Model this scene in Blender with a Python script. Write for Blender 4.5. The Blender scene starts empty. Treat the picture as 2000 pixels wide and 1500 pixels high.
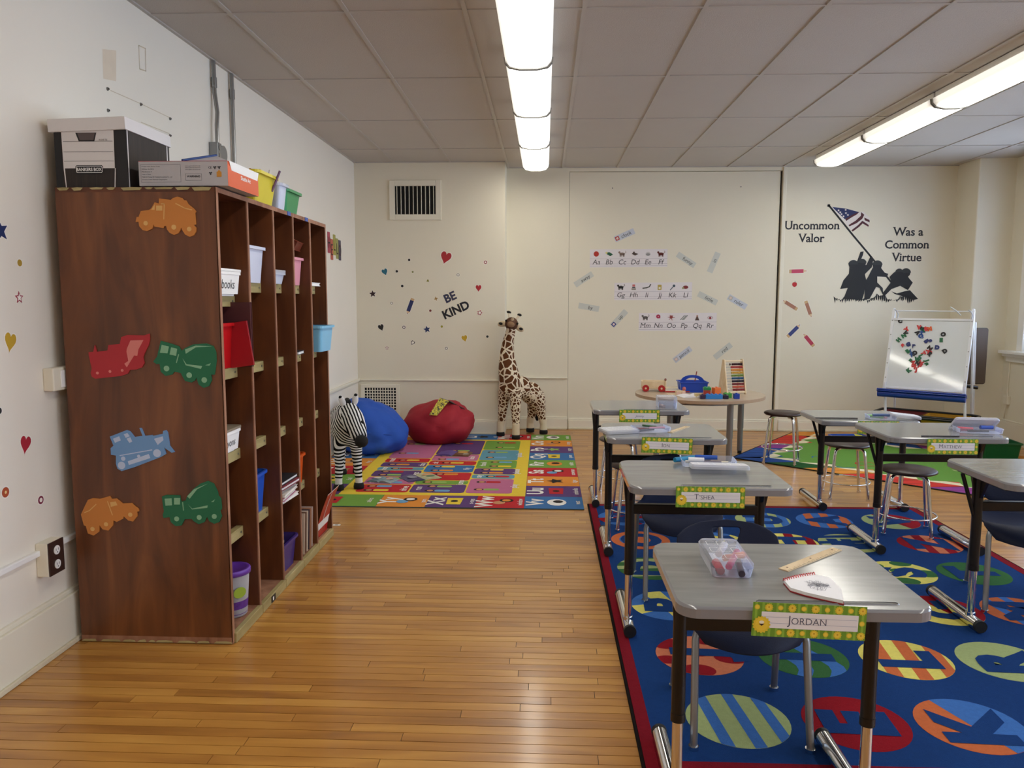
import bpy, bmesh, math, random
from mathutils import Vector, Matrix, Euler
R = random.Random(7)
PI = math.pi
S = bpy.context.scene
COL = S.collection

# ------------------------------------------------------------------ camera, light, exposure
CAM_H = 1.487; PITCH = 0.1076; YAW = 0.0419; FPX = 1520.0
cam_d = bpy.data.cameras.new('camera'); cam_d.sensor_width = 36.0; cam_d.lens = FPX / 2000 * 36
cam = bpy.data.objects.new('camera', cam_d); COL.objects.link(cam)
cam.location = (0, 0, CAM_H); cam.rotation_euler = (PI / 2 - PITCH, -0.0016, YAW)
cam_d.clip_start = 0.05
S.camera = cam
S.view_settings.view_transform = 'Standard'; S.view_settings.look = 'None'
S.view_settings.gamma = 1.0; S.view_settings.use_curve_mapping = False
S.view_settings.exposure = 0.46
S.cycles.diffuse_bounces = 7; S.cycles.max_bounces = 12; S.cycles.transparent_max_bounces = 16
w = bpy.data.worlds.new('sky'); S.world = w; w.use_nodes = True
_b = w.node_tree.nodes['Background']; _b.inputs[0].default_value = (0.70, 0.81, 1.0, 1); _b.inputs[1].default_value = 6.5
LAMP = 8.5
WINS = [(6.85, 8.15), (4.95, 6.3), (2.9, 4.3), (0.7, 2.1), (-1.6, -0.2)]
for (a, b) in WINS:      # daylight portals in the window openings
    ld = bpy.data.lights.new('window_portal', 'AREA'); ld.shape = 'RECTANGLE'; ld.size = 1.6; ld.size_y = b - a
    ld.cycles.is_portal = True
    lo = bpy.data.objects.new('window_portal', ld); COL.objects.link(lo)
    lo.location = (5.16, (a + b) / 2, 1.85); lo.rotation_euler = (0, PI / 2, 0)

# ------------------------------------------------------------------ pixel -> point on a real plane
def _ray(px, py):
    cp, sp, cy, sy = math.cos(PITCH), math.sin(PITCH), math.cos(YAW), math.sin(YAW)
    f = Vector((-sy * cp, cy * cp, -sp)); r = Vector((cy, sy, 0)); u = r.cross(f)
    return f + r * ((px - 1000) / FPX) - u * ((py - 750) / FPX)
def onY(px, py, y):
    v = _ray(px, py); return Vector((v.x * y / v.y, y, CAM_H + v.z * y / v.y))
def onX(px, py, x):
    v = _ray(px, py); return Vector((x, v.y * x / v.x, CAM_H + v.z * x / v.x))
def onZ(px, py, z=0.0):
    v = _ray(px, py); t = (z - CAM_H) / v.z; return Vector((v.x * t, v.y * t, z))

# ------------------------------------------------------------------ materials
def lin(h):
    h = h.lstrip('#'); o = []
    for i in (0, 2, 4):
        c = int(h[i:i + 2], 16) / 255; o.append(c / 12.92 if c <= .04045 else ((c + .055) / 1.055) ** 2.4)
    return (*o, 1)
_mc = {}
def newmat(name):
    m = bpy.data.materials.new(name); m.use_nodes = True; nt = m.node_tree
    return m, nt, nt.nodes['Principled BSDF'], nt.nodes.new, nt.links.new
def C(h, rough=.5, metal=0.0, var=.06, scale=9.0, bump=0.0, coat=0.0, bscale=None, spec=.5, detail=3):
    k = (h, rough, metal, var, scale, bump, coat, bscale, spec)
    if k in _mc: return _mc[k]
    m, nt, p, N, L = newmat('surface_' + h.strip('#'))
    c = lin(h)
    tc = N('ShaderNodeTexCoord'); nz = N('ShaderNodeTexNoise'); nz.inputs['Scale'].default_value = scale; nz.inputs['Detail'].default_value = detail
    L(tc.outputs['Object'], nz.inputs['Vector'])
    mx = N('ShaderNodeMix'); mx.data_type = 'RGBA'
    mx.inputs[6].default_value = (*[max(0, x * (1 - var)) for x in c[:3]], 1)
    mx.inputs[7].default_value = (*[min(1, x * (1 + var)) for x in c[:3]], 1)
    L(nz.outputs['Fac'], mx.inputs[0]); L(mx.outputs[2], p.inputs['Base Color'])
    p.inputs['Roughness'].default_value = rough; p.inputs['Metallic'].default_value = metal
    p.inputs['Coat Weight'].default_value = coat; p.inputs['Specular IOR Level'].default_value = spec
    if bump:
        n2 = N('ShaderNodeTexNoise'); n2.inputs['Scale'].default_value = bscale or scale * 8; n2.inputs['Detail'].default_value = 4
        L(tc.outputs['Object'], n2.inputs['Vector'])
        bp = N('ShaderNodeBump'); bp.inputs['Strength'].default_value = bump; bp.inputs['Distance'].default_value = .01
        L(n2.outputs['Fac'], bp.inputs['Height']); L(bp.outputs['Normal'], p.inputs['Normal'])
    _mc[k] = m; return m
def ramp(N, stops):
    r = N('ShaderNodeValToRGB'); e = r.color_ramp.elements
    while len(e) < len(stops): e.new(.5)
    for i, (t, h) in enumerate(stops):
        e[i].position = t; e[i].color = lin(h) if isinstance(h, str) else (h, h, h, 1)
    return r
def wood(name, stops, scl, rough, coat=0.0, rand=.0, dist=1.0, bump=.05, coord='Object'):
    m, nt, p, N, L = newmat(name)
    tc = N('ShaderNodeTexCoord'); mp = N('ShaderNodeMapping'); mp.inputs['Scale'].default_value = scl
    src = tc.outputs['Object']
    if coord == 'World':
        g = N('ShaderNodeNewGeometry'); src = g.outputs['Position']
    if rand:
        oi = N('ShaderNodeObjectInfo'); g2 = N('ShaderNodeNewGeometry'); ad = N('ShaderNodeMath'); ad.operation = 'ADD'
        L(oi.outputs['Random'], ad.inputs[0]); L(g2.outputs['Random Per Island'], ad.inputs[1])
        fr = N('ShaderNodeMath'); fr.operation = 'FRACT'; L(ad.outputs[0], fr.inputs[0])
        cb = N('ShaderNodeCombineXYZ'); ml = N('ShaderNodeMath'); ml.operation = 'MULTIPLY'; ml.inputs[1].default_value = 37
        L(fr.outputs[0], ml.inputs[0])
        for i in range(3): L(ml.outputs[0], cb.inputs[i])
        va = N('ShaderNodeVectorMath'); L(src, va.inputs[0]); L(cb.outputs[0], va.inputs[1]); src = va.outputs[0]
    L(src, mp.inputs['Vector'])
    nz = N('ShaderNodeTexNoise'); nz.inputs['Scale'].default_value = 1.0; nz.inputs['Detail'].default_value = 6; nz.inputs['Distortion'].default_value = dist
    L(mp.outputs[0], nz.inputs['Vector'])
    fac = nz.outputs['Fac']
    if rand:
        s1 = N('ShaderNodeMath'); s1.operation = 'MULTIPLY_ADD'; s1.inputs[1].default_value = rand; L(fr.outputs[0], s1.inputs[0]); L(fac, s1.inputs[2])
        s2 = N('ShaderNodeMath'); s2.operation = 'SUBTRACT'; s2.inputs[1].default_value = rand / 2; L(s1.outputs[0], s2.inputs[0]); fac = s2.outputs[0]
    r = ramp(N, stops); L(fac, r.inputs[0]); L(r.outputs[0], p.inputs['Base Color'])
    p.inputs['Roughness'].default_value = rough; p.inputs['Coat Weight'].default_value = coat; p.inputs['Coat Roughness'].default_value = .12
    bp = N('ShaderNodeBump'); bp.inputs['Strength'].default_value = bump; bp.inputs['Distance'].default_value = .004
    L(nz.outputs['Fac'], bp.inputs['Height']); L(bp.outputs['Normal'], p.inputs['Normal'])
    return m
def clear(name, tint, alpha, rough=.12):     # thin translucent plastic / glass
    m, nt, p, N, L = newmat(name)
    tr = N('ShaderNodeBsdfTransparent'); tr.inputs[0].default_value = lin(tint)
    p.inputs['Base Color'].default_value = lin('f2f4fa'); p.inputs['Roughness'].default_value = rough
    mx = N('ShaderNodeMixShader'); fr = N('ShaderNodeFresnel'); fr.inputs[0].default_value = 1.35
    ad = N('ShaderNodeMath'); ad.operation = 'ADD'; ad.inputs[1].default_value = alpha; ad.use_clamp = True
    L(fr.outputs[0], ad.inputs[0]); L(ad.outputs[0], mx.inputs[0]); L(tr.outputs[0], mx.inputs[1]); L(p.outputs[0], mx.inputs[2])
    L(mx.outputs[0], nt.nodes['Material Output'].inputs[0]); return m
def glow(name, h, strength, cam_h='ffffff'):
    m, nt, p, N, L = newmat(name)
    tc = N('ShaderNodeTexCoord'); nz = N('ShaderNodeTexNoise'); nz.inputs['Scale'].default_value = 1.2; L(tc.outputs['Object'], nz.inputs['Vector'])
    r = ramp(N, [(0, h), (1, cam_h)]); L(nz.outputs['Fac'], r.inputs[0]); L(r.outputs[0], p.inputs['Emission Color'])
    sp = N('ShaderNodeSeparateXYZ'); L(tc.outputs['Object'], sp.inputs[0]); prod = None
    for ax, lo, hi, mn in (('X', .065, .128, .07), ('Y', .52, .6, .35)):
        ab = N('ShaderNodeMath'); ab.operation = 'ABSOLUTE'; L(sp.outputs[ax], ab.inputs[0])
        mr = N('ShaderNodeMapRange'); mr.interpolation_type = 'SMOOTHSTEP'; mr.inputs['From Min'].default_value = lo; mr.inputs['From Max'].default_value = hi; mr.inputs['To Min'].default_value = 1; mr.inputs['To Max'].default_value = mn
        L(ab.outputs[0], mr.inputs['Value'])
        ml = N('ShaderNodeMath'); ml.operation = 'MULTIPLY'; ml.inputs[1].default_value = strength; L(mr.outputs[0], ml.inputs[0])
        if prod: L(prod, ml.inputs[1])
        prod = ml.outputs[0]
    L(prod, p.inputs['Emission Strength'])
    p.inputs['Base Color'].default_value = lin('f4f2ea'); p.inputs['Roughness'].default_value = .4
    return m

M_WALL = C('e4ddc8', .6, var=.03, scale=1.3, bump=.12, bscale=14)
M_WALLL = C('ebe4d6', .6, var=.035, scale=1.1, bump=.15, bscale=12)
M_TRIM = C('e8e2cf', .45, var=.03, scale=3, bump=.06, bscale=20)
M_TILE = C('bfb9b2', .85, var=.03, scale=3, bump=.25, bscale=160)
M_GRID = C('b8b2ab', .5, var=.03)
M_DARK = C('0d0c0b', .8, var=.2)
M_CHROME = C('e2e2e2', .12, 1.0, var=.03)
M_STEEL = C('9b9b99', .28, .85, var=.05)
M_SATIN = C('8d8f90', .3, .7, var=.05)
M_BLACK = C('0b0a0b', .32, 0, var=.1, bump=.05, bscale=300)
M_RUB = C('101012', .6)
M_NAVY = C('0c1733', .5, 0, var=.06, bump=.08, bscale=260, spec=.3)
M_WHITE = C('f2f1ee', .5, var=.02)
M_INK = C('23232b', .6)
M_PLANK = wood('floor_maple', [(.15, '8b5b27'), (.4, 'a97334'), (.6, 'bd873f'), (.85, 'ce9b4d')], (1.6, 11, 6), .3, .25, rand=.26, dist=.7, coord='World')
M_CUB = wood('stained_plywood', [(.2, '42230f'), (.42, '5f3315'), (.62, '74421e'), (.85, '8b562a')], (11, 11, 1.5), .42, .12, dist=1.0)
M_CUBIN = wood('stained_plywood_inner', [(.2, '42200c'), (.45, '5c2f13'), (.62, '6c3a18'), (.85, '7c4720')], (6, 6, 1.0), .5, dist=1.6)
M_EDGE = wood('raw_plywood_edge', [(.25, '6f4632'), (.5, '94664c'), (.8, 'b08266')], (12, 12, 3), .7)
M_LIP = wood('bare_wood_lip', [(.2, '8f8050'), (.5, 'ab9c6a'), (.8, 'c0b280')], (6, 3, 14), .5)
M_DESK = wood('grey_laminate', [(.25, '7a7b79'), (.48, '858683'), (.62, '8c8d8a'), (.85, '999a97')], (3, 22, 4), .16, .3, dist=.6, bump=.01)
M_DESKE = C('828286', .14, var=.05, coat=.5)
M_TABLE = wood('pale_maple_laminate', [(.2, 'a58f76'), (.5, 'bba68c'), (.8, 'c9b79f')], (3, 20, 4), .35, .1, dist=.5, bump=.01)
M_RAW = wood('raw_birch', [(.2, 'cdb186'), (.5, 'dcc49c'), (.8, 'e8d6b4')], (8, 20, 8), .55)
M_BOX = clear('clear_plastic', 'eef1fa', .13, .12)
M_LID = clear('frosted_plastic', 'e8ecf8', .36, .25)
M_GLASS = clear('window_glass', 'f7fbff', .02, .02)

# ------------------------------------------------------------------ mesh building
_tx = {}
def text_mesh(s, bold=0.0):
    k = (s, bold)
    if k in _tx: return _tx[k]
    cu = bpy.data.curves.new('t', 'FONT'); cu.body = s; cu.size = 1.0; cu.fill_mode = 'FRONT'; cu.offset = bold; cu.resolution_u = 3
    ob = bpy.data.objects.new('t', cu); COL.objects.link(ob)
    dg = bpy.context.evaluated_depsgraph_get(); me = bpy.data.meshes.new_from_object(ob.evaluated_get(dg))
    vs = [(v.co.x, v.co.y) for v in me.vertices]; fs = [tuple(p.vertices) for p in me.polygons]
    bpy.data.objects.remove(ob); bpy.data.curves.remove(cu); bpy.data.meshes.remove(me)
    _tx[k] = (vs, fs); return _tx[k]

class MB:
    def __init__(s, M=None):
        s.v = []; s.f = []; s.mi = []; s.sm = []; s.mats = []; s.M = M or Matrix()
    def add(s, vs, fs, m, smooth=False):
        if m not in s.mats: s.mats.append(m)
        i = s.mats.index(m); b = len(s.v)
        s.v += [s.M @ Vector(p) for p in vs]
        s.f += [tuple(b + j for j in f) for f in fs]; s.mi += [i] * len(fs); s.sm += [smooth] * len(fs); return s
    def box(s, x0, x1, y0, y1, z0, z1, m):
        vs = [(x, y, z) for z in (z0, z1) for y in (y0, y1) for x in (x0, x1)]
        return s.add(vs, [(0, 2, 3, 1), (4, 5, 7, 6), (0, 1, 5, 4), (2, 6, 7, 3), (0, 4, 6, 2), (1, 3, 7, 5)], m)
    def prism(s, pts, w0, w1, m, side=None, taper=1.0):
        n = len(pts); cx = sum(p[0] for p in pts) / n; cy = sum(p[1] for p in pts) / n
        vs = [(cx + (p[0] - cx) * taper, cy + (p[1] - cy) * taper, w0) for p in pts] + [(p[0], p[1], w1) for p in pts]
        s.add(vs, [tuple(range(n))[::-1], tuple(range(n, 2 * n))], m)
        return s.add(vs, [(i, (i + 1) % n, n + (i + 1) % n, n + i) for i in range(n)], side or m)
    def flat(s, pts, w, m):
        return s.add([(p[0], p[1], w) for p in pts], [tuple(range(len(pts)))], m)
    def tube(s, path, r, m, n=10, closed=False, cap=True):
        P = [Vector(p) for p in path]; k = len(P); rs = r if isinstance(r, (list, tuple)) else [r] * k
        vs = []; up = None
        for i in range(k):
            a = P[i - 1] if (i or closed) else P[i]; b = P[(i + 1) % k] if (i < k - 1 or closed) else P[i]
            t = (b - a).normalized()
            if up is None:
                up = Vector((0, 0, 1)) if abs(t.z) < .9 else Vector((1, 0, 0))
            up = (up - t * up.dot(t)).normalized(); sd = t.cross(up)
            for j in range(n):
                an = 2 * PI * j / n; vs.append(P[i] + (up * math.cos(an) + sd * math.sin(an)) * rs[i])
        fs = []
        for i in range(k if closed else k - 1):
            for j in range(n):
                a, b = i * n, ((i + 1) % k) * n; fs.append((a + j, a + (j + 1) % n, b + (j + 1) % n, b + j))
        s.add(vs, fs, m, True)
        if cap and not closed: s.add(vs, [tuple(range(n))[::-1], tuple(range((k - 1) * n, k * n))], m)
        return s
    def cyl(s, p0, p1, r0, m, r1=None, n=16):
        return s.tube([p0, p1], [r0, r0 if r1 is None else r1], m, n)
    def lathe(s, prof, m, c=(0, 0, 0), n=28, smooth=True, wob=None):
        vs = []
        for (r, z) in prof:
            for j in range(n):
                a = 2 * PI * j / n; vs.append((c[0] + r * math.cos(a), c[1] + r * math.sin(a), c[2] + z))
        fs = [(i * n + j, i * n + (j + 1) % n, (i + 1) * n + (j + 1) % n, (i + 1) * n + j) for i in range(len(prof) - 1) for j in range(n)]
        s.add(vs, fs, m, smooth)
        if prof[0][0] > 1e-5: s.add(vs[:n], [tuple(range(n))[::-1]], m)
        if prof[-1][0] > 1e-5: s.add(vs[-n:], [tuple(range(n))], m)
        return s
    def ell(s, c, r, m, n=14, rot=None, fn=None):
        vs = []; k = n // 2 + 1
        for i in range(k + 1):
            ph = PI * i / k
            for j in range(n):
                a = 2 * PI * j / n; d = Vector((math.sin(ph) * math.cos(a), math.sin(ph) * math.sin(a), math.cos(ph)))
                q = fn(d) if fn else 1.0
                p = Vector((d.x * r[0], d.y * r[1], d.z * r[2])) * q
                if rot: p = rot @ p
                vs.append(Vector(c) + p)
        fs = [(i * n + j, (i + 1) * n + j, (i + 1) * n + (j + 1) % n, i * n + (j + 1) % n) for i in range(k) for j in range(n)]
        return s.add(vs, fs, m, True)
    def text(s, t, h, x, y, w, m, align='c', rot=0.0, shear=0.0, sx=1.0, bold=0.0):
        vs, fs = text_mesh(t, bold)
        if not vs: return s
        x0 = min(v[0] for v in vs); x1 = max(v[0] for v in vs); k = h / .7
        ox = {'c': (x0 + x1) / 2, 'l': x0, 'r': x1}[align]; c, sn = math.cos(rot), math.sin(rot); o = []
        for v in vs:
            a = (v[0] - ox) * k * sx + v[1] * k * shear; b = (v[1] - (.35 if align == 'c' else 0)) * k
            o.append((x + a * c - b * sn, y + a * sn + b * c, w))
        return s.add(o, fs, m)
    def obj(s, name, parent=None, bevel=0, seg=2, loc=None, weld=False):
        me = bpy.data.meshes.new(name); me.from_pydata([tuple(v) for v in s.v], [], s.f)
        for m in s.mats: me.materials.append(m)
        me.polygons.foreach_set('material_index', s.mi); me.polygons.foreach_set('use_smooth', s.sm)
        bm = bmesh.new(); bm.from_mesh(me)
        if weld: bmesh.ops.remove_doubles(bm, verts=bm.verts, dist=1e-5)
        bmesh.ops.recalc_face_normals(bm, faces=bm.faces); bm.to_mesh(me); bm.free()
        o = bpy.data.objects.new(name, me); COL.objects.link(o)
        if parent: o.parent = parent
        if loc: o.location = loc
        if bevel:
            b = o.modifiers.new('bevel', 'BEVEL'); b.width = bevel; b.segments = seg; b.limit_method = 'ANGLE'; b.angle_limit = .7
        return o
def flatmb(m_or=None, **k): return MB(m_or)
def thing(name, label, cat, loc=(0, 0, 0), rz=0.0, group=None):
    o = bpy.data.objects.new(name, None); COL.objects.link(o); o.empty_display_size = .05
    o.location = loc; o.rotation_euler = (0, 0, rz); return tag(o, label, cat, group)
def tag(o, label, cat, group=None):
    o['label'] = label; o['category'] = cat
    if group: o['group'] = group
    return o
def struct(o): o['kind'] = 'structure'; return o
def stuff(o): o['kind'] = 'stuff'; return o
def kids(o): return [c for c in bpy.data.objects if c.parent == o]
def dup(root, loc=None, rz=None, label=None):
    ks = kids(root); r = root.copy(); COL.objects.link(r)
    if loc is not None: r.location = loc
    if rz is not None: r.rotation_euler = (0, 0, rz)
    if label: r['label'] = label
    for ch in ks:
        c = ch.copy(); COL.objects.link(c); c.parent = r
        for g in kids(ch):
            d = g.copy(); COL.objects.link(d); d.parent = c
    return r
def frame(o, u, v):       # local x,y,z -> u, v, normal
    u = Vector(u).normalized(); v = Vector(v).normalized(); n = u.cross(v)
    M = Matrix((u, v, n)).transposed().to_4x4(); M.translation = Vector(o); return M
def circ(cx, cy, r, n=24, a0=0.0, ry=None):
    return [(cx + r * math.cos(a0 + 2 * PI * i / n), cy + (ry or r) * math.sin(a0 + 2 * PI * i / n)) for i in range(n)]
def rrect(x0, x1, y0, y1, r, n=5):
    o = []
    for cx, cy, a in ((x1 - r, y1 - r, 0), (x0 + r, y1 - r, 1), (x0 + r, y0 + r, 2), (x1 - r, y0 + r, 3)):
        for i in range(n + 1):
            t = a * PI / 2 + PI / 2 * i / n; o.append((cx + r * math.cos(t), cy + r * math.sin(t)))
    return o
def clip(sub, cl):        # polygon clipped by a convex counter-clockwise polygon
    out = list(sub)
    for i in range(len(cl)):
        a, b = cl[i], cl[(i + 1) % len(cl)]; src = out; out = []
        if not src: return []
        def ins(p): return (b[0] - a[0]) * (p[1] - a[1]) - (b[1] - a[1]) * (p[0] - a[0]) >= 0
        for j in range(len(src)):
            p, q = src[j - 1], src[j]
            if ins(p) != ins(q):
                d1 = (b[0] - a[0]) * (p[1] - a[1]) - (b[1] - a[1]) * (p[0] - a[0]); d2 = (b[0] - a[0]) * (q[1] - a[1]) - (b[1] - a[1]) * (q[0] - a[0])
                t = d1 / (d1 - d2); out.append((p[0] + (q[0] - p[0]) * t, p[1] + (q[1] - p[1]) * t))
            if ins(q): out.append(q)
    return out
def rotp(pts, a, cx=0, cy=0):
    c, s_ = math.cos(a), math.sin(a); return [(cx + x * c - y * s_, cy + x * s_ + y * c) for x, y in pts]
def stroke(pts, wd):       # ribbon polygons along a polyline
    o = []
    for (a, b) in zip(pts[:-1], pts[1:]):
        dx, dy = b[0] - a[0], b[1] - a[1]; l = math.hypot(dx, dy) or 1e-6; nx, ny = -dy / l * wd / 2, dx / l * wd / 2; ex, ey = dx / l * wd * .3, dy / l * wd * .3
        o.append([(a[0] + nx - ex, a[1] + ny - ey), (b[0] + nx + ex, b[1] + ny + ey), (b[0] - nx + ex, b[1] - ny + ey), (a[0] - nx - ex, a[1] - ny - ey)][::-1])
    return o
# ================================================================== THE ROOM
XL, XR, YB, YF, ZC = -2.07, 4.90, 8.93, -2.5, 2.96
# floor: sub-floor with strips of maple laid across the room
fl = MB().box(XL - .2, XR + .2, YF - .1, YB + .15, -.12, -.004, M_DARK).obj('floor'); struct(fl)
PW = .0525
rest = MB(); cnt = 0; y = 1.95; row = 0; nplank = 0
RF = random.Random(11)
far = MB()
while y < YB + .02:
    x = XL - RF.uniform(0, .9)
    while x < XR:
        ln = RF.uniform(.35, 1.5); a, b = max(x, XL), min(x + ln, XR); x += ln
        if b - a < .05: continue
        h = RF.uniform(-.0008, 0)
        vis = -0.82 * y < b and a < .78 * y + .2
        if y < 4.75 and vis and nplank < 290 and a < 2.75:
            o = MB().box(a + .0011, b - .0011, y + .0014, y + PW - .0014, -.01, h, M_PLANK).obj('floor_plank', fl); nplank += 1
        else:
            far.box(a + .0006, b - .0006, y + .0007, y + PW - .0007, -.01, h, M_PLANK)
    y += PW
far.box(XL, XR, YF, 1.95, -.01, -.001, M_PLANK)
stuff(far.obj('floor_planks', fl))

# ceiling: slab, suspended grid, lay-in panels
ce = MB().box(XL - .2, XR + .2, YF - .1, YB + .2, ZC + .012, ZC + .1, M_TILE).obj('ceiling'); struct(ce)
GX0, GY0, GW, GL = -1.637, 4.148, .6096, 1.2192
LX = [(-.245, .035), (2.745, 3.005)]
LXg = [round((sum(a) / 2 - GX0) / GW - .5) for a in LX]
gx = [GX0 + k * GW for k in range(-1, 12)]; gy = [GY0 + k * GL for k in range(-6, 5)]
for i, X in enumerate(gx):
    if XL < X < XR: MB().box(X - .012, X + .012, YF, YB, ZC - .004, ZC + .011, M_GRID).obj('grid_bar', ce)
for Yg in gy:
    if YF < Yg < YB: MB().box(XL, XR, Yg - .011, Yg + .011, ZC - .0035, ZC + .0105, M_GRID).obj('grid_bar', ce)
for i in range(-1, 11):
    for j in range(-6, 4):
        x0, x1 = max(XL, GX0 + i * GW), min(XR, GX0 + (i + 1) * GW); y0, y1 = GY0 + j * GL, min(YB, GY0 + (j + 1) * GL)
        y0 = max(y0, YF)
        if x1 - x0 < .05 or y1 - y0 < .05: continue
        MB().box(x0 + .012, x1 - .012, y0 + .011, y1 - .011, ZC + .002, ZC + .0118, M_TILE).obj('ceiling_tile', ce)
# wall angle along the perimeter
MB().box(XL, XL + .02, YF, 8.53, ZC - .006, ZC + .002, M_GRID).obj('trim_1', None)['kind'] = 'structure'
MB().box(XL, -.435, 8.512, 8.53, ZC - .006, ZC + .002, M_GRID).obj('trim_2', None)['kind'] = 'structure'
MB().box(-.435, 4.52, YB - .018, YB, ZC - .006, ZC + .002, M_GRID).obj('trim_3', None)['kind'] = 'structure'

# left wall
wl = MB().box(XL - .2, XL, YF, 8.7, -.05, 3.05, M_WALLL).obj('wall_left'); struct(wl)
scar = MB(frame((XL + .0006, 0, 0), (0, 1, 0), (0, 0, 1)))
M_SCAR = C('dfd0ba', .75, var=.08, scale=12); M_GLUE = C('cdbfa6', .8, var=.1, scale=20)
def lw(px, py): p = onX(px, py, XL); return (p.y, p.z)
scar.flat([lw(199, 97), lw(226, 100), lw(226, 160), lw(201, 155)][::-1], 0, M_SCAR)
for st in stroke([lw(270, 90), lw(283, 96), lw(284, 140), lw(272, 136), lw(270, 90)], .006): scar.flat(st, .0003, M_GLUE)
for st in stroke([lw(215, 178), lw(270, 202), lw(333, 232)], .004): scar.flat(st, .0003, M_GLUE)
for st in stroke([lw(275, 240), lw(330, 262)], .004): scar.flat(st, .0003, M_GLUE)
scar.obj('old_paint_scar', wl)
for (px, py) in ((209, 175), (210, 217), (274, 205), (331, 233), (331, 266)):
    p = onX(px, py, XL)
    MB().cyl((XL, p.y, p.z), (XL + .008, p.y, p.z), .009, M_STEEL, .006, 10).cyl((XL + .008, p.y, p.z), (XL + .009, p.y, p.z), .004, M_DARK, n=8).obj('wall_anchor', wl)
# left baseboard, shoe and wooden rail
def baseb(name, a, b, face, along, h=.15, t=.03, m=None):
    mb = MB(); m = m or M_TRIM
    if along == 'Y':
        sx = face
        mb.box(sx, sx + t, a, b, 0, h - .02, m).box(sx, sx + t * .6, a, b, h - .02, h, m).box(sx + t, sx + t + .014, a, b, 0, .022, M_SHOE)
    else:
        mb.box(a, b, face - t, face, 0, h - .02, m).box(a, b, face - t * .6, face, h - .02, h, m).box(a, b, face - t - .014, face - t, 0, .022, M_SHOE)
    return struct(mb.obj(name, bevel=.004))
M_SHOE = C('d8cfb4', .5, var=.12, scale=14, bump=.2)
baseb('baseboard_left', YF, 8.53, XL, 'Y', .235)
struct(MB().box(XL, XL + .025, 4.9, 8.53, .592, .618, M_TRIM).box(XL, XL + .012, 4.9, 8.53, .575, .592, M_TRIM).obj('trim_4', bevel=.004))

# far wall: left chimney breast, mid wall with painted-over board, right wall part
wb = MB().box(XL - .2, -.435, 8.53, 9.2, -.05, 3.05, M_WALL).obj('wall_back_left'); struct(wb)
wm = MB().box(-.435, .268, YB, 9.2, -.05, 3.05, M_WALL).box(.268, 2.625, YB, 9.2, 2.915, 3.05, M_WALL).box(2.625, 4.6, YB, 9.2, -.05, 3.05, M_WALL)
wm.box(.268, 2.625, YB + .06, 9.2, -.05, 2.915, M_DARK)
wm = struct(wm.obj('wall_back'))
MB().box(.2705, 2.603, YB + .008, YB + .03, .0, 2.911, M_WALL).obj('wall_panel', wm, bevel=.003)
MB().box(2.628, 2.668, YB - .012, YB, .0, ZC, M_TRIM).obj('panel_casing', wm, bevel=.003)
for (px, py) in ((1196, 367), (1447, 364)):
    p = onY(px, py, YB); MB().cyl((p.x, YB + .008, p.z), (p.x, YB + .004, p.z), .012, M_TRIM, n=10).cyl((p.x, YB + .004, p.z), (p.x, YB + .0035, p.z), .006, M_DARK, n=8).obj('wall_anchor', wm)
baseb('baseboard_back_left', XL, -.435, 8.53, 'X', .165)
baseb('baseboard_back_middle', -.435, .266, YB, 'X', .145)
baseb('baseboard_back_panel', .28, 2.6, YB + .008, 'X', .13)
baseb('baseboard_back_right', 2.668, 4.52, YB, 'X', .13)
struct(MB().box(XL, -.435, 8.508, 8.53, .594, .612, M_TRIM).box(-.435, -.42, 8.53, 8.9, .594, .612, M_TRIM).box(-.435, .262, 8.908, 8.93, .588, .606, M_TRIM).obj('trim_5', bevel=.004))
# corner pier
pr = struct(MB().box(4.52, 5.2, 8.5, 9.2, -.05, 3.05, M_WALL).obj('wall_pier', bevel=.012))
baseb('baseboard_pier', 4.52, 4.9, 8.5, 'X', .24)
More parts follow.
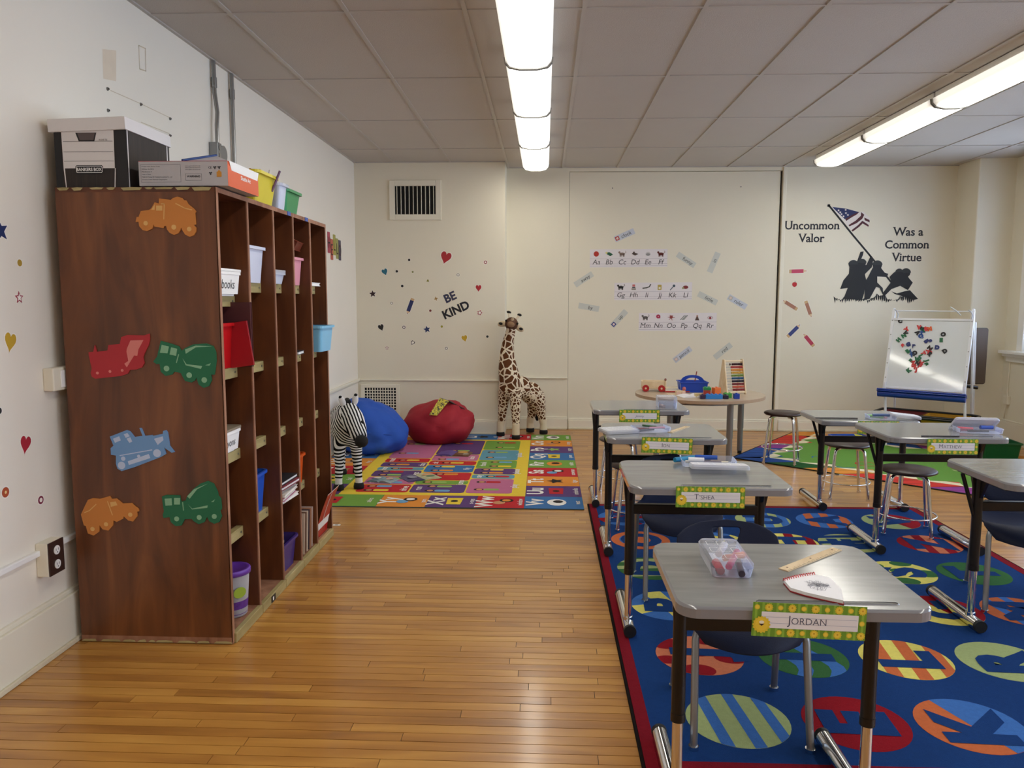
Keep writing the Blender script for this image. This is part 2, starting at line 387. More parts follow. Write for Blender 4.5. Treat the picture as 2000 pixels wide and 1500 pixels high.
# right wall with windows
SILL, HEAD = .97, 2.72
wr = MB().box(XR, 5.15, YF, 8.55, -.05, SILL, M_WALL).box(XR, 5.15, YF, 8.55, HEAD, 3.05, M_WALL)
ys = sorted([8.55] + [v for p in WINS for v in p] + [YF])
for k in range(0, len(ys), 2): wr.box(XR, 5.15, ys[k], ys[k + 1], SILL, HEAD, M_WALL)
struct(wr.obj('wall_right'))
baseb('baseboard_right', YF, 8.5, XR - .03, 'Y', .24)
struct(MB().box(XL - .2, 5.2, YF - .15, YF, -.05, 3.05, M_WALLL).obj('wall_front'))
M_SASH = C('eeece6', .4, var=.02)
for i, (a, b) in enumerate(WINS):
    t = bpy.data.objects.new('window_%d' % (i + 1), None); COL.objects.link(t); struct(t); t.location = (XR, (a + b) / 2, SILL)
    h = (b - a) / 2; H = HEAD - SILL
    f = MB()
    f.box(.05, .11, -h, -h + .05, 0, H, M_SASH).box(.05, .11, h - .05, h, 0, H, M_SASH).box(.05, .11, -h, h, 0, .06, M_SASH).box(.05, .11, -h, h, H - .06, H, M_SASH)
    f.box(.05, .1, -h, h, H * .5 - .025, H * .5 + .025, M_SASH).box(.06, .09, -.012, .012, 0, H, M_SASH)
    f.obj('window_frame', t, bevel=.004)
    for z0, z1 in ((.06, H * .5 - .025), (H * .5 + .025, H - .06)):
        for s0, s1 in ((-h + .05, -.012), (.012, h - .05)): MB().box(.074, .078, s0, s1, z0, z1, M_GLASS).obj('window_pane', t)
    MB().box(-.03, 0, -h - .1, -h, -.02, H + .1, M_SASH).box(-.03, 0, h, h + .1, -.02, H + .1, M_SASH).box(-.035, 0, -h - .12, h + .12, H, H + .12, M_SASH).obj('window_casing', t, bevel=.006)
    sl = .30 if i == 0 else .16
    MB().box(-.1, .05, -h - .16, h + sl, -.035, .0, M_SASH).box(-.07, 0, -h - .14, h + sl - .02, -.065, -.035, M_SASH).box(-.03, 0, -h - .12, h + sl - .03, -.12, -.065, M_SASH).obj('window_sill', t, bevel=.006)

# wall rail box and cable run on the right wall, below the sill
p1 = onX(1968, 780, XR - .01)
cb = thing('cable_box', 'small cream cable box with cord on right wall below window sill', 'outlet', (XR, p1.y, p1.z))
MB().box(-.035, -.001, -.035, .035, -.045, .045, M_TRIM).obj('housing', cb, bevel=.005)
MB().tube([(-.012, 0, .045), (-.012, .01, .09), (-.012, .0, .97 - p1.z - .12)], .006, M_TRIM, 8).obj('cord', cb)
MB().tube([(-.02, 0, -.045), (-.02, .03, -.2), (-.036, .06, -p1.z + .25)], .006, M_TRIM, 8).obj('cord', cb)

# ------------------------------------------------------------------ ceiling lights
M_LENS = glow('fluorescent_lens', 'fff8e8', LAMP, 'fffdf6')
M_FIX = C('e9e7df', .4, var=.02); M_CAP = C('8a8a84', .5, var=.02)
def light_unit(label, loc):
    t = thing('ceiling_light', label, 'light', loc, 0, 'ceiling lights in long rows')
    MB().box(-.125, .125, -.6, .6, -.055, 0, M_FIX).obj('housing', t, bevel=.004)
    prof = [(-.14, -.045), (-.135, -.075), (-.11, -.1), (-.05, -.112), (.05, -.112), (.11, -.1), (.135, -.075), (.14, -.045)]
    mb = MB(Matrix.Rotation(PI / 2, 4, 'X'))      # local x, z profile extruded along y
    mb.prism([(a, b) for a, b in prof], -.596, .596, M_LENS); mb.obj('lens', t)
    for e in (-1, 1):
        mb = MB(Matrix.Rotation(PI / 2, 4, 'X')); mb.prism([(a * 1.05, b * 1.06 + .001) for a, b in prof], e * .596 - .009 * (e < 0), e * .596 + .009 * (e > 0), M_CAP); mb.obj('end_cap', t)
    return t
ends = {0: 8.44, 1: 8.27}
rown = ['row above the aisle', 'row by the windows']
posn = ['farthest', 'second from far wall', 'third from far wall', 'fourth from far wall']
first = None
for r_ in (0, 1):
    cx = sum(LX[r_]) / 2
    for k in range(8):
        yc = ends[r_] - .61 - k * 1.222
        lab = 'glowing fluorescent ceiling light, %s in the %s' % (posn[k] if k < 4 else 'behind the camera', rown[r_])
        if k > 3: lab = 'fluorescent ceiling light in the near end of the %s' % rown[r_]
        if first is None: first = light_unit(lab, (cx, yc, ZC - .004))
        else: dup(first, (cx, yc, ZC - .004), 0, lab)

# ------------------------------------------------------------------ wall fittings
v0, v1 = onY(760, 353, 8.53), onY(862, 430, 8.53)
t = thing('air_vent', 'white wall vent with dark vertical louvres high on far wall', 'vent', (v0.x, 8.53, v1.z))
W_, H_ = v1.x - v0.x, v0.z - v1.z
MB().box(0, .06, -.02, 0, 0, H_, M_TRIM).box(W_ - .06, W_, -.02, 0, 0, H_, M_TRIM).box(.06, W_ - .06, -.02, 0, 0, .06, M_TRIM).box(.06, W_ - .06, -.02, 0, H_ - .06, H_, M_TRIM).obj('vent_frame', t, bevel=.004)
MB().box(.06, W_ - .06, -.004, -.001, .06, H_ - .06, M_DARK).obj('duct_opening', t)
for k in range(10):
    x = .06 + (W_ - .12) * (k + .5) / 10 + .0; MB(Matrix.Translation((x, -.012, 0)) @ Matrix.Rotation(.5, 4, 'Z')).box(-.0018, .0018, -.009, .009, .06, H_ - .06, M_TRIM).obj('louvre', t)
t = thing('wall_grille', 'white square mesh grille low on far wall behind blue beanbag', 'grille', (-2.04, 8.53, .13))
W_, H_ = .44, .425
MB().box(0, .045, -.02, 0, 0, H_, M_TRIM).box(W_ - .045, W_, -.02, 0, 0, H_, M_TRIM).box(.045, W_ - .045, -.02, 0, 0, .04, M_TRIM).box(.045, W_ - .045, -.02, 0, H_ - .04, H_, M_TRIM).obj('grille_frame', t, bevel=.004)
MB().box(.045, W_ - .045, -.004, -.001, .04, H_ - .04, M_DARK).obj('duct_opening', t)
for k in range(1, 12):
    x = .045 + (W_ - .09) * k / 12; MB().box(x - .0045, x + .0045, -.014, -.006, .04, H_ - .04, M_TRIM).obj('grille_bar', t)
for k in range(1, 11):
    z = .04 + (H_ - .08) * k / 11; MB().box(.045, W_ - .045, -.015, -.007, z - .0045, z + .0045, M_TRIM).obj('grille_bar', t)
def conduit(label, y, z0, box):
    t = thing('conduit_pipe', label, 'pipe', (XL, y, z0))
    top = ZC - z0 - .01
    if box: path = [(.035, -.02, .09), (.035, -.02, .2), (.035, -.005, .28), (.02, 0, .4), (.02, 0, top)]
    else: path = [(.02, 0, 0), (.02, 0, top)]
    MB().tube(path, .0125, M_STEEL, 12).obj('pipe', t)
    MB().cyl((.02, 0, top - .16), (.02, 0, top - .1), .017, M_STEEL, n=12).obj('coupling', t)
    if box:
        MB().box(0, .055, -.07, -.005, -.02, .09, M_SATIN).obj('junction_box', t, bevel=.004)
        MB().cyl((0, .04, .035), (.05, .04, .035), .052, M_SATIN, n=18).obj('round_box', t)
        for a, b in ((-.038, .06), (-.038, .012)): MB().cyl((.055, a, b), (.058, a, b), .015, M_STEEL, n=12).obj('knockout', t)
conduit('grey metal conduit dropping to junction boxes above the cubby shelf', 4.90, 2.36, True)
conduit('plain grey metal conduit farther from camera, on wall above cubby shelf', 5.18, 1.9, False)
sw = thing('light_switch', 'cream surface switch box on left wall touching cubby side', 'switch', (XL, 3.19, 1.155))
MB().box(0, .045, -.075, .075, -.048, .048, M_TRIM).obj('housing', sw, bevel=.005)
MB().box(.045, .05, -.03, .06, -.036, .036, M_WHITE).obj('rocker', sw, bevel=.002)
ol = thing('wall_outlet', 'cream surface box with dark double socket plate on left wall', 'outlet', (XL, 3.05, .425))
MB().box(0, .05, -.052, .052, -.07, .07, M_TRIM).obj('housing', ol, bevel=.004)
MB().box(.05, .055, -.05, .05, -.07, .07, C('3a2620', .4)).obj('cover_plate', ol, bevel=.002)
for z in (-.03, .03):
    mb = MB(frame((.0555, 0, z), (0, 1, 0), (0, 0, 1))); mb.prism(circ(0, 0, .019, 16), 0, .003, M_WHITE)
    mb.flat(rrect(-.009, -.006, -.002, .008, .0005, 1), .0033, M_DARK).flat(rrect(.006, .009, -.002, .008, .0005, 1), .0033, M_DARK).flat(circ(0, -.009, .003, 8), .0033, M_DARK); mb.obj('socket', ol)
rw = thing('wire_raceway', 'white surface raceway along left wall running into the outlet box', 'raceway', (XL, 1.0, .455))
MB().box(0, .02, 0, 2.0, -.012, .012, M_WHITE).box(0, .02, 2.1, 3.7, -.012, .012, M_WHITE).obj('channel', rw, bevel=.004)
# ================================================================== RUGS
def pile(h): return C(h, .95, var=.14, scale=60, bump=.5, bscale=420, spec=.1)
RB = pile('163a72'); RR = pile('7d1322'); RK = pile('1a1413'); RLB = pile('3f6fb4'); RG = pile('38683a'); RLG = pile('a3b177'); RO = pile('c4683d'); RY = pile('dcd26c'); RP = pile('d07a58'); RD = pile('8e1420')
RZ = .012
t = thing('blue_rug', 'large blue rug with colourful letter circles and dark red border', 'rug', (0, 0, 0))
RX0, RX1, RY0, RY1 = .318, 2.66, 2.33, 5.56
MB().prism(rrect(RX0 + .02, RX1 - .02, RY0 + .02, RY1 - .02, .03), 0, RZ, RB).obj('pile', t)
mb = MB(); mb.box(RX0 + .012, RX0 + .058, RY0, RY1, 0, RZ + .0008, RR).box(RX1 - .058, RX1 - .012, RY0, RY1, 0, RZ + .0008, RR)
mb.box(RX0 + .058, RX1 - .058, RY0 + .008, RY0 + .05, 0, RZ + .0008, RR).box(RX0 + .058, RX1 - .058, RY1 - .05, RY1 - .008, 0, RZ + .0008, RR); mb.obj('border', t)
MB().box(RX0, RX0 + .012, RY0, RY1, 0, RZ, RK).box(RX1 - .012, RX1, RY0, RY1, 0, RZ, RK).box(RX0, RX1, RY0 - .004, RY0 + .008, 0, RZ, RK).box(RX0, RX1, RY1 - .008, RY1 + .004, 0, RZ, RK).obj('binding', t, bevel=.003)
def letter_circle(x, y, base, kind, c2, ch, r=.18):
    mb = MB(); z = RZ + .0008; cc = circ(x, y, r, 40); mb.prism(cc, RZ - .004, z, base)
    def put(poly, m, k=1):
        q = clip(poly, cc)
        if len(q) > 2: mb.flat(q, z + .0004 * k, m)
    def bar(off, wd, ang, m):
        put(rotp([(-.3, off - wd / 2), (.3, off - wd / 2), (.3, off + wd / 2), (-.3, off + wd / 2)], ang, x, y), m)
    if kind == 'stripes':
        for o_ in (-.12, -.02, .085): bar(o_, .042, PI / 2 + .1, c2)
    elif kind == 'bands':
        for o_ in (-.135, -.025, .085): bar(o_, .055, PI / 2 - .12, c2)
    elif kind == 'rows':
        for o_ in (-.1, .02, .13): bar(o_, .05, .1, c2)
    elif kind == 'half': put(rotp([(0, -.3), (.3, -.3), (.3, .3), (0, .3)], .35, x, y), c2)
    elif kind == 'blobs':
        for dx, dy, q in ((-.12, .1, .07), (.06, .14, .06), (.13, -.02, .075), (-.03, -.14, .07), (-.14, -.05, .05), (.0, .02, .05)): put(circ(x + dx, y + dy, q, 18, ry=q * .75), c2)
    elif kind == 'ring':
        put(circ(x, y, .13, 28), c2); put(circ(x, y, .07, 24), base, 2)
    elif kind == 'wave':
        for o_ in (-.07, .06): put([(x + o_ - .03 + .05 * math.sin(k * .6), y - .2 + k * .04) for k in range(11)] + [(x + o_ + .03 + .05 * math.sin(k * .6), y - .2 + k * .04) for k in range(10, -1, -1)], c2)
    elif kind == 'spots':
        for k in range(4): put(rotp([(.02, -.04), (.2, -.06), (.2, .05), (.03, .03)], k * PI / 2 + .4, x, y), c2)
    if ch: mb.text(ch, .215, x, y, z + .0014, RB, rot=PI / 2 - .05, bold=.06)
    mb.obj('letter_circle', t)
ROWS = [
 (2.64, [(.69, RLG, 'stripes', RLB, ''), (1.10, RD, '', RO, 'E'), (1.495, RO, 'half', RLB, 'K'), (1.91, RG, 'bands', RY, 'W'), (2.32, RY, 'ring', RR, 'X')]),
 (3.145, [(.655, RP, 'blobs', RD, 'J'), (1.08, RG, 'wave', RLB, 'I'), (1.50, RY, 'bands', RO, 'L'), (1.90, RLG, '', RB, 'R'), (2.31, RLB, 'spots', RO, 'Y')]),
 (3.675, [(.61, RLB, 'spots', RY, 'P'), (1.06, RD, 'rows', RP, 'B'), (1.47, RG, 'blobs', RLG, 'N'), (1.91, RY, 'half', RD, 'G'), (2.29, RO, 'stripes', RLB, 'M')]),
 (4.2, [(.59, RG, 'rows', RLG, 'D'), (1.05, RLG, 'ring', RG, 'Q'), (1.50, RO, 'half', RY, 'X'), (1.95, RY, 'blobs', RG, 'S'), (2.34, RG, '', RB, 'T')]),
 (4.71, [(.60, RO, 'ring', RLB, 'O'), (1.06, RY, 'blobs', RLB, 'C'), (1.50, RY, 'bands', RD, 'H'), (1.87, RLG, 'rows', RB, 'F'), (2.35, RD, 'bands', RP, 'Z')]),
 (5.2, [(.55, RLB, 'spots', RD, 'N'), (1.05, RY, 'half', RLB, 'C'), (1.48, RLG, 'bands', RLB, 'U'), (1.89, RLB, 'bands', RO, 'A'), (2.33, RLG, 'half', RD, 'V')])]
for yy, cs in ROWS:
    for (x, b_, k_, c_, ch) in cs: letter_circle(x, yy, b_, k_, c_, ch)

# alphabet play rug in the corner
def prt(h): return C(h, .8, var=.06, scale=30, bump=.15, bscale=300, spec=.2)
AG, AO, AP, AR, AB, AY, APK, ALB = map(prt, ('6f9a3f', 'd98a34', '5b3c70', 'b9242b', '3a6ba0', 'e0c23c', 'b8688a', '5d92a4'))
AW, AS, AK, AGD, ABL = prt('e8e4dc'), prt('c78c62'), prt('2b2420'), prt('8fae5c'), prt('6d9fc4')
t = thing('alphabet_rug', 'multicoloured alphabet play rug with picture tiles in the far left corner', 'rug', (0, 0, 0))
AX0, AX1, AY0, AY1 = -2.0, .29, 5.43, 8.49
MB().box(AX0, AX1, AY0, AY1, 0, .007, prt('41565a')).obj('backing', t)
AZ = .0075
def pict(mb, x, y, k, sc=1.0):
    s_ = sc; z = AZ + .0016
    c = [AW, AS, AK, AR, AO, ABL, AGD, AY]
    if k % 4 == 0: mb.flat(circ(x, y, .055 * s_, 14, ry=.07 * s_), z, c[k % 8]).flat(circ(x + .01, y + .02, .03 * s_, 10), z + .0004, AK)
    elif k % 4 == 1: mb.flat([(x - .04 * s_, y - .07 * s_), (x + .04 * s_, y - .07 * s_), (x + .045 * s_, y + .07 * s_), (x - .045 * s_, y + .07 * s_)], z, c[(k * 3) % 8]).flat(circ(x, y, .022 * s_, 10), z + .0004, AK)
    elif k % 4 == 2: mb.flat([(x + (.06 if j % 2 else .03) * s_ * math.cos(j * PI / 5), y + (.06 if j % 2 else .03) * s_ * math.sin(j * PI / 5)) for j in range(10)], z, c[(k * 5) % 8])
    else: mb.flat(circ(x - .02 * s_, y - .02 * s_, .035 * s_, 12), z, c[(k + 2) % 8]).flat(circ(x + .02 * s_, y + .03 * s_, .04 * s_, 12), z + .0003, AK).flat(circ(x + .02 * s_, y + .03 * s_, .025 * s_, 12), z + .0006, c[(k + 5) % 8])
def cell(x0, x1, y0, y1, m, L_, word, k):
    mb = MB(); mb.box(x0 + .002, x1 - .002, y0 + .002, y1 - .002, .002, AZ, m)
    w_ = x1 - x0; h_ = y1 - y0
    if L_: mb.text(L_, min(.125, h_ * .36), x0 + w_ * .17, (y0 + y1) / 2, AZ + .0012, AW, rot=PI / 2, bold=.03)
    mb2 = mb
    pict(mb2, x0 + w_ * .55, (y0 + y1) / 2, k, min(1.3, h_ / .2)); 
    if word: mb.text(word, .04, x0 + w_ * .9, (y0 + y1) / 2, AZ + .0012, AW, rot=PI / 2, bold=.01)
    mb.obj('letter_tile', t)
ch_ = (AY1 - AY0) / 9
cw = (AX1 - AX0 - .86) / 4
right = [('Vv', AB, 'vest'), ('Uu', AP, 'umbrella'), ('Tt', AO, 'tiger'), ('Ss', AR, 'snowman'), ('Rr', AG, 'rabbit'), ('Qq', AB, 'queen'), ('Pp', AP, 'puppy'), ('Oo', AO, 'orange'), ('Nn', AG, 'needle')]
for i, (a, m, wd) in enumerate(right): cell(AX1 - .43, AX1, AY0 + i * ch_, AY0 + (i + 1) * ch_, m, a, wd, i)
left = [('', AG, ''), ('Aa', AP, 'apple'), ('Bb', AG, 'ball'), ('Cc', AR, 'cat'), ('Dd', AO, 'dog'), ('Ee', AB, 'egg'), ('Ff', AP, 'fish'), ('Gg', AG, 'goat'), ('Hh', AR, 'hat')]
for i, (a, m, wd) in enumerate(left):
    if i: cell(AX0, AX0 + .43, AY0 + i * ch_, AY0 + (i + 1) * ch_, m, a, wd, i + 3)
near = [('Zz', AG, 'zebra'), ('Yy', AO, 'yarn'), ('Xx', AP, 'x-rays'), ('Ww', AR, 'window')]
for i, (a, m, wd) in enumerate(near):
    x0 = AX0 + .43 + i * cw if i else AX0
    cell(x0, AX0 + .43 + (i + 1) * cw, AY0, AY0 + ch_, m, a, wd, i * 2 + 1)
for i, (a, m, wd) in enumerate([('Ii', AO, 'ice'), ('Jj', AP, 'jug'), ('Ll', AB, 'leaf'), ('Mm', AR, 'moon')]): cell(AX0 + .43 + i * cw, AX0 + .43 + (i + 1) * cw, AY1 - ch_, AY1, m, a, wd, i)
ix0, ix1, iy0, iy1 = AX0 + .43, AX1 - .43, AY0 + ch_, AY1 - ch_
MB().box(ix0, ix1, iy0, iy1, .002, AZ, AY).obj('yellow_field', t)
cx_ = [ix0 + .1, ix0 + .1 + .42, ix0 + .1 + .86, ix1 - .1]
cols_ = [[(.26, AR, 'drive'), (.54, APK, 'share'), (.78, AP, 'eat'), (.92, ALB, 'hop'), (1.12, AP, 'clap'), (1.3, AR, 'read'), (2.3, APK, '')],
         [(.28, AP, 'run'), (.42, AG, 'jump'), (.72, AR, 'kick'), (1.02, AB, 'fly'), (1.2, AR, 'sit'), (1.5, APK, 'look'), (2.3, AP, '')],
         [(.50, APK, 'play'), (.66, ALB, 'say'), (.90, AP, 'please'), (1.25, AG, 'thank'), (1.75, ALB, 'update'), (2.3, AG, '')]]
for c in range(3):
    y0 = iy0 + .07
    for i, (top, m, wd) in enumerate(cols_[c]):
        y1 = min(iy0 + .07 + top, iy1 - .05)
        if y1 - y0 < .08: continue
        mb = MB(); mb.prism(rrect(cx_[c] + .006, cx_[c + 1] - .006, y0 + .008, y1 - .008, .035), .002, AZ + .0008, m)
        mb.text(wd, .055, cx_[c] + (.06 if (i + c) % 2 else .37), (y0 + y1) / 2, AZ + .0018, AW, rot=PI / 2, bold=.015)
        n_ = 2 if y1 - y0 > .22 else 1
        for q in range(n_):
            yy = y0 + (y1 - y0) * (q + .5) / n_; xx = cx_[c] + (.16 if (i + c) % 2 else .1)
            z = AZ + .0016; mb.flat(circ(xx, yy, .04, 12, ry=.032), z, AK).flat(circ(xx + .005, yy, .025, 12), z + .0004, AS)
            mb.flat(rrect(xx + .04, xx + .16, yy - .03, yy + .03, .02, 3), z, [AY, ABL, AGD, AR, AO][(i + c + q) % 5])
        mb.obj('picture_panel', t)
        y0 = y1

# green rug with crayon border, turned about forty degrees
t = thing('green_rug', 'green rug with a border of coloured pencils under the stools', 'rug', (1.77, 7.34, 0))
GA, GBv, GC, GD = Vector((0, 0)), Vector((1.06, 1.52)), Vector((3.08, .0)), Vector((2.05, -1.83))
G1, G2, G3, G4, G5, G6, G7, G8 = map(prt, ('62923a', 'c93427', 'd98c33', '8a3a86', '1f4d96', '17531f', 'e2d7b4', '2a63b0'))
def gq(poly, w0, w1, m, name): MB().prism([(p[0], p[1]) for p in poly], w0, w1, m).obj(name, t)
gq([GA, GD, GC, GBv], 0, .006, prt('191512'), 'backing')
cg = (GA + GBv + GC + GD) / 4
def sh(p, k=.985): return cg + (p - cg) * k
gq([sh(GA), sh(GD), sh(GC), sh(GBv)], .001, .0075, G1, 'field')
def edge_pencils(A, B, cols, wd, k0):
    d = B - A; n = Vector((-d.y, d.x)).normalized()
    if (cg - A).dot(n) < 0: n = -n
    L_ = len(cols)
    for i, m in enumerate(cols):
        a = A + d * (i / L_); b = A + d * ((i + 1) / L_); sl = d.normalized() * k0
        p = [a, b, b + n * wd + sl, a + n * wd * .9 + sl]
        mid = (p[2] + p[3]) / 2 + n * .14 + sl * .5
        mb = MB(); z = .0085 + .0002 * (i % 3)
        mb.prism([tuple(q) for q in p], .002, z, m).flat([tuple(p[3]), tuple(p[2]), tuple(mid)], z + .0002, G7)
        mb.flat([tuple(p[2] + (mid - p[2]) * .7), tuple(mid), tuple(p[3] + (mid - p[3]) * .7)][::-1], z + .0004, m)
        q0 = a + (b - a) * .5; q1 = (p[2] + p[3]) / 2
        for st in stroke([tuple(a), tuple(p[3])], .008): mb.flat(st, z + .0004, prt('191512'))
        for st in stroke([tuple(q0), tuple(q1)], .006): mb.flat(st, z + .0004, prt('191512'))
        mb.obj('pencil_motif', t)
edge_pencils(sh(GA), sh(GBv), [G5, G5, G4, G2, G2, G3], .24, .12)
edge_pencils(sh(GA), sh(GD), [G5, G6, G3, G2, G2, G4, G5, G6], .24, .2)
edge_pencils(sh(GBv), sh(GC), [G3, G6, G5, G4, G2, G3], .2, .1)
mb = MB()
for i in range(16):
    p = cg + Vector((R.uniform(-.9, .9), R.uniform(-.75, .75)))
    pts = circ(p.x, p.y, R.uniform(.05, .11), 14, R.uniform(0, 6))[:R.randint(6, 13)]
    for st in stroke(pts, .012): mb.flat(st, .0082 + .0001 * (i % 4), [G2, G8, prt('31541f'), G3, G7][i % 5])
mb.obj('squiggles', t)

# ================================================================== CUBBY SHELF
CX0, CX1, CY = -2.012, -1.342, [3.18, 3.515, 3.85, 4.152, 4.455, 4.775]
CT = 1.943; TH = .02
t = thing('cubby_shelf', 'tall dark-stained wooden cubby shelf of five open columns beside left wall', 'shelf', (CX0, CY[0], 0))
def cb_(x0, x1, y0, y1, z0, z1, m, n, bev=.0, lab=None):
    o = MB().box(x0 - CX0, x1 - CX0, y0 - CY[0], y1 - CY[0], z0, z1, m).obj(n, t, bevel=bev)
    if lab: o['label'] = lab
    return o
cb_(CX0, CX1, CY[0], CY[0] + TH, .03, CT - .02, M_CUB, 'side_panel')
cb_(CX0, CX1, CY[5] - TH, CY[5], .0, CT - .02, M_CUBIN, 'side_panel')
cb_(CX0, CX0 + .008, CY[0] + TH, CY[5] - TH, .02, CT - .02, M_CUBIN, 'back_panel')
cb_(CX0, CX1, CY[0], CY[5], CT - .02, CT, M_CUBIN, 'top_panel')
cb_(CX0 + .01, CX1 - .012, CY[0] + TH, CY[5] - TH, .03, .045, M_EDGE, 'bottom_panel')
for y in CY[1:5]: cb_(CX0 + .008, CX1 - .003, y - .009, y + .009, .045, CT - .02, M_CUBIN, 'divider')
for i, y in enumerate(CY): 
    o = (y + .0, y + TH) if i == 0 else ((y - TH, y) if i == 5 else (y - .009, y + .009))
    cb_(CX1 - .003, CX1 + .002, o[0], o[1], .01, CT - .02, M_EDGE, 'front_edging', lab='raw pale edge strip on a divider')
cb_(CX1 - .003, CX1 + .002, CY[0], CY[5], CT - .02, CT, M_EDGE, 'front_edging')
# chipped raw edges, top and bottom of the near side
mb = MB(frame((0, -.0012, 0), (1, 0, 0), (0, 0, 1)))
x = .01
while x < .66:
    l = R.uniform(.03, .09); h = R.uniform(.005, .013)
    mb.prism([(x, CT - .003), (x + .01, CT - .003 - h), (x + l - .01, CT - .004 - h * R.uniform(.6, 1)), (x + l, CT - .002), (x + l * .5, CT)], 0, .0016, M_LIP)
    x += l + R.uniform(.004, .03)
x = .0
while x < .64:
    l = R.uniform(.02, .12); mb.prism([(x, .004), (x + l, .004), (x + l - .004, .008 + R.uniform(0, .007)), (x + l * .6, .014), (x + .01, .012)], 0, .0016, M_LIP); x += l + R.uniform(.0, .02)
mb.obj('chipped_edge', t)
cb_(CX0, CX1, CY[0], CY[0] + TH, .002, .03, M_EDGE, 'base_edge')
M_TAG = C('19181a', .5); 
for i in range(5):
    y0, y1 = CY[i] + (TH if i == 0 else .009), CY[i + 1] - (TH if i == 4 else .009)
    cb_(CX1 - .012, CX1 + .012, y0 - .006, y1 + .006, .0, .045, M_LIP, 'base_lip', .003)
    for z in (1.565, 1.178, .80, .43):
        if i == 0 and z > 1.5: z = 1.50
        if i == 0 and z == .80: z = .80
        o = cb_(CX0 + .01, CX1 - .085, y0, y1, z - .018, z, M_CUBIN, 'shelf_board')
        p_ = MB().box(CX1 - .1 - CX0, CX1 - .067 - CX0, y0 - CY[0], y1 - CY[0], z - .045, z + .003, M_LIP).cyl((CX1 - .067 - CX0, y1 - .03 - CY[0], z - .02), (CX1 - .064 - CX0, y1 - .03 - CY[0], z - .02), .005, M_STEEL, n=8)
        p_.obj('shelf_lip', o, bevel=.003)
for (i, z) in ((1, .022), (0, 1.16), (0, .41), (1, .41)):
    yc = CY[i] + (.14 if z < .1 else .055)
    mb = MB(frame((CX1 + .0125 - (.0 if z < .1 else .078) - CX0, yc - CY[0], z), (0, 1, 0), (0, 0, 1)))
    mb.prism(rrect(-.03, .03, -.016, .016, .004), 0, .001, M_TAG).flat(rrect(-.012, .004, -.009, .009, .001), .0014, M_WHITE); mb.obj('label_sticker', t)

# foam vehicle cut-outs stuck on the near side
def foam(label, org, sc, outline, base, hi, shapes, hubs, name='vehicle_cutout'):
    def q(p): v = onY(org[0] + p[0] / sc, org[1] + p[1] / sc, CY[0]); return (v.x, v.z)
    pts = [q(p) for p in outline]; cx = sum(p[0] for p in pts) / len(pts); cz = sum(p[1] for p in pts) / len(pts)
    t = thing(name, label, 'cutout', (cx, CY[0], cz), 0)
    def loc(ps): return [(a - cx, b - cz) for a, b in (q(p) for p in ps)]
    F_ = frame((0, 0, 0), (1, 0, 0), (0, 0, 1))
    MB(F_).prism(loc(outline), 0, .006, base).obj('body', t)
    mb = MB(F_)
    for s_ in shapes:
        if s_[0] == 'L':
            for st in stroke(loc(s_[1]), s_[2]): mb.flat(st, .0067, hi)
        else: mb.prism(loc(s_), .005, .0066, hi)
    mb.obj('trim_shapes', t)
    for (a, b, r) in hubs:
        c_ = loc([(a, b)])[0]; rr = r / sc * 3.2 / FPX
        MB(F_).prism(circ(c_[0], c_[1], rr, 18), .005, .0068, hi).obj('wheel_hub', t)
MO, MOH, MR_, MRH, MG, MGH, MBL, MBH = C('c9803a', .7), C('dcae6a', .7), C('b02b33', .7), C('d98078', .7), C('1e6b48', .7), C('86b591', .7), C('6f9acb', .7), C('bccbe6', .7)
def box4(a, b, c, d): return [(a, b), (c, b), (c, d), (a, d)]
foam('orange dump truck cutout alone near the top of the cubby side', (250, 370), 13.333,
 [(215,870),(240,735),(290,735),(350,580),(560,555),(620,510),(710,355),(815,385),(820,255),(1130,290),(1180,245),(1300,205),(1420,240),(1460,295),(1520,300),(1580,400),(1720,510),(1780,580),(1755,640),(1780,925),(1720,940),(1785,1010),(1780,1120),(1720,1210),(1620,1250),(1500,1190),(1430,1080),(1400,1010),(1370,1080),(1320,1160),(1210,1200),(1100,1150),(1030,1060),(1010,970),(955,970),(935,1025),(700,985),(690,930),(640,1040),(510,1105),(400,1080),(310,980),(290,860)],
 MO, MOH, [box4(750,440,910,570), [(710,410),(710,550),(620,550)], ('L',[(880,395),(960,395),(950,790)],.004), ('L',[(1260,385),(1500,510),(1680,550)],.004)], [(480,900,60),(1210,1000,65),(1610,1050,60)])
foam('red loader cutout at mid height on the cubby side', (160, 640), 7.143,
 [(105,350),(170,345),(190,250),(215,345),(370,325),(380,250),(540,235),(560,140),(640,110),(880,115),(950,90),(955,170),(940,250),(880,370),(865,420),(880,500),(850,560),(770,590),(680,595),(650,650),(560,680),(200,720),(150,690),(135,640),(150,580),(110,400)],
 MR_, MRH, [[(690,185),(870,180),(800,310),(785,400),(740,395),(640,560),(605,510),(660,470),(635,340),(640,300)]], [(230,640,20),(405,618,20),(575,602,20)])
GO1 = [(1005,480),(1060,410),(1110,190),(1240,225),(1360,265),(1400,330),(1450,290),(1560,240),(1740,225),(1840,260),(1880,350),(1885,470),(1860,660),(1810,660),(1820,740),(1780,820),(1710,845),(1640,800),(1605,700),(1590,740),(1540,770),(1450,750),(1400,660),(1395,640),(1300,620),(1270,660),(1180,680),(1110,620),(1095,510),(1050,515)]
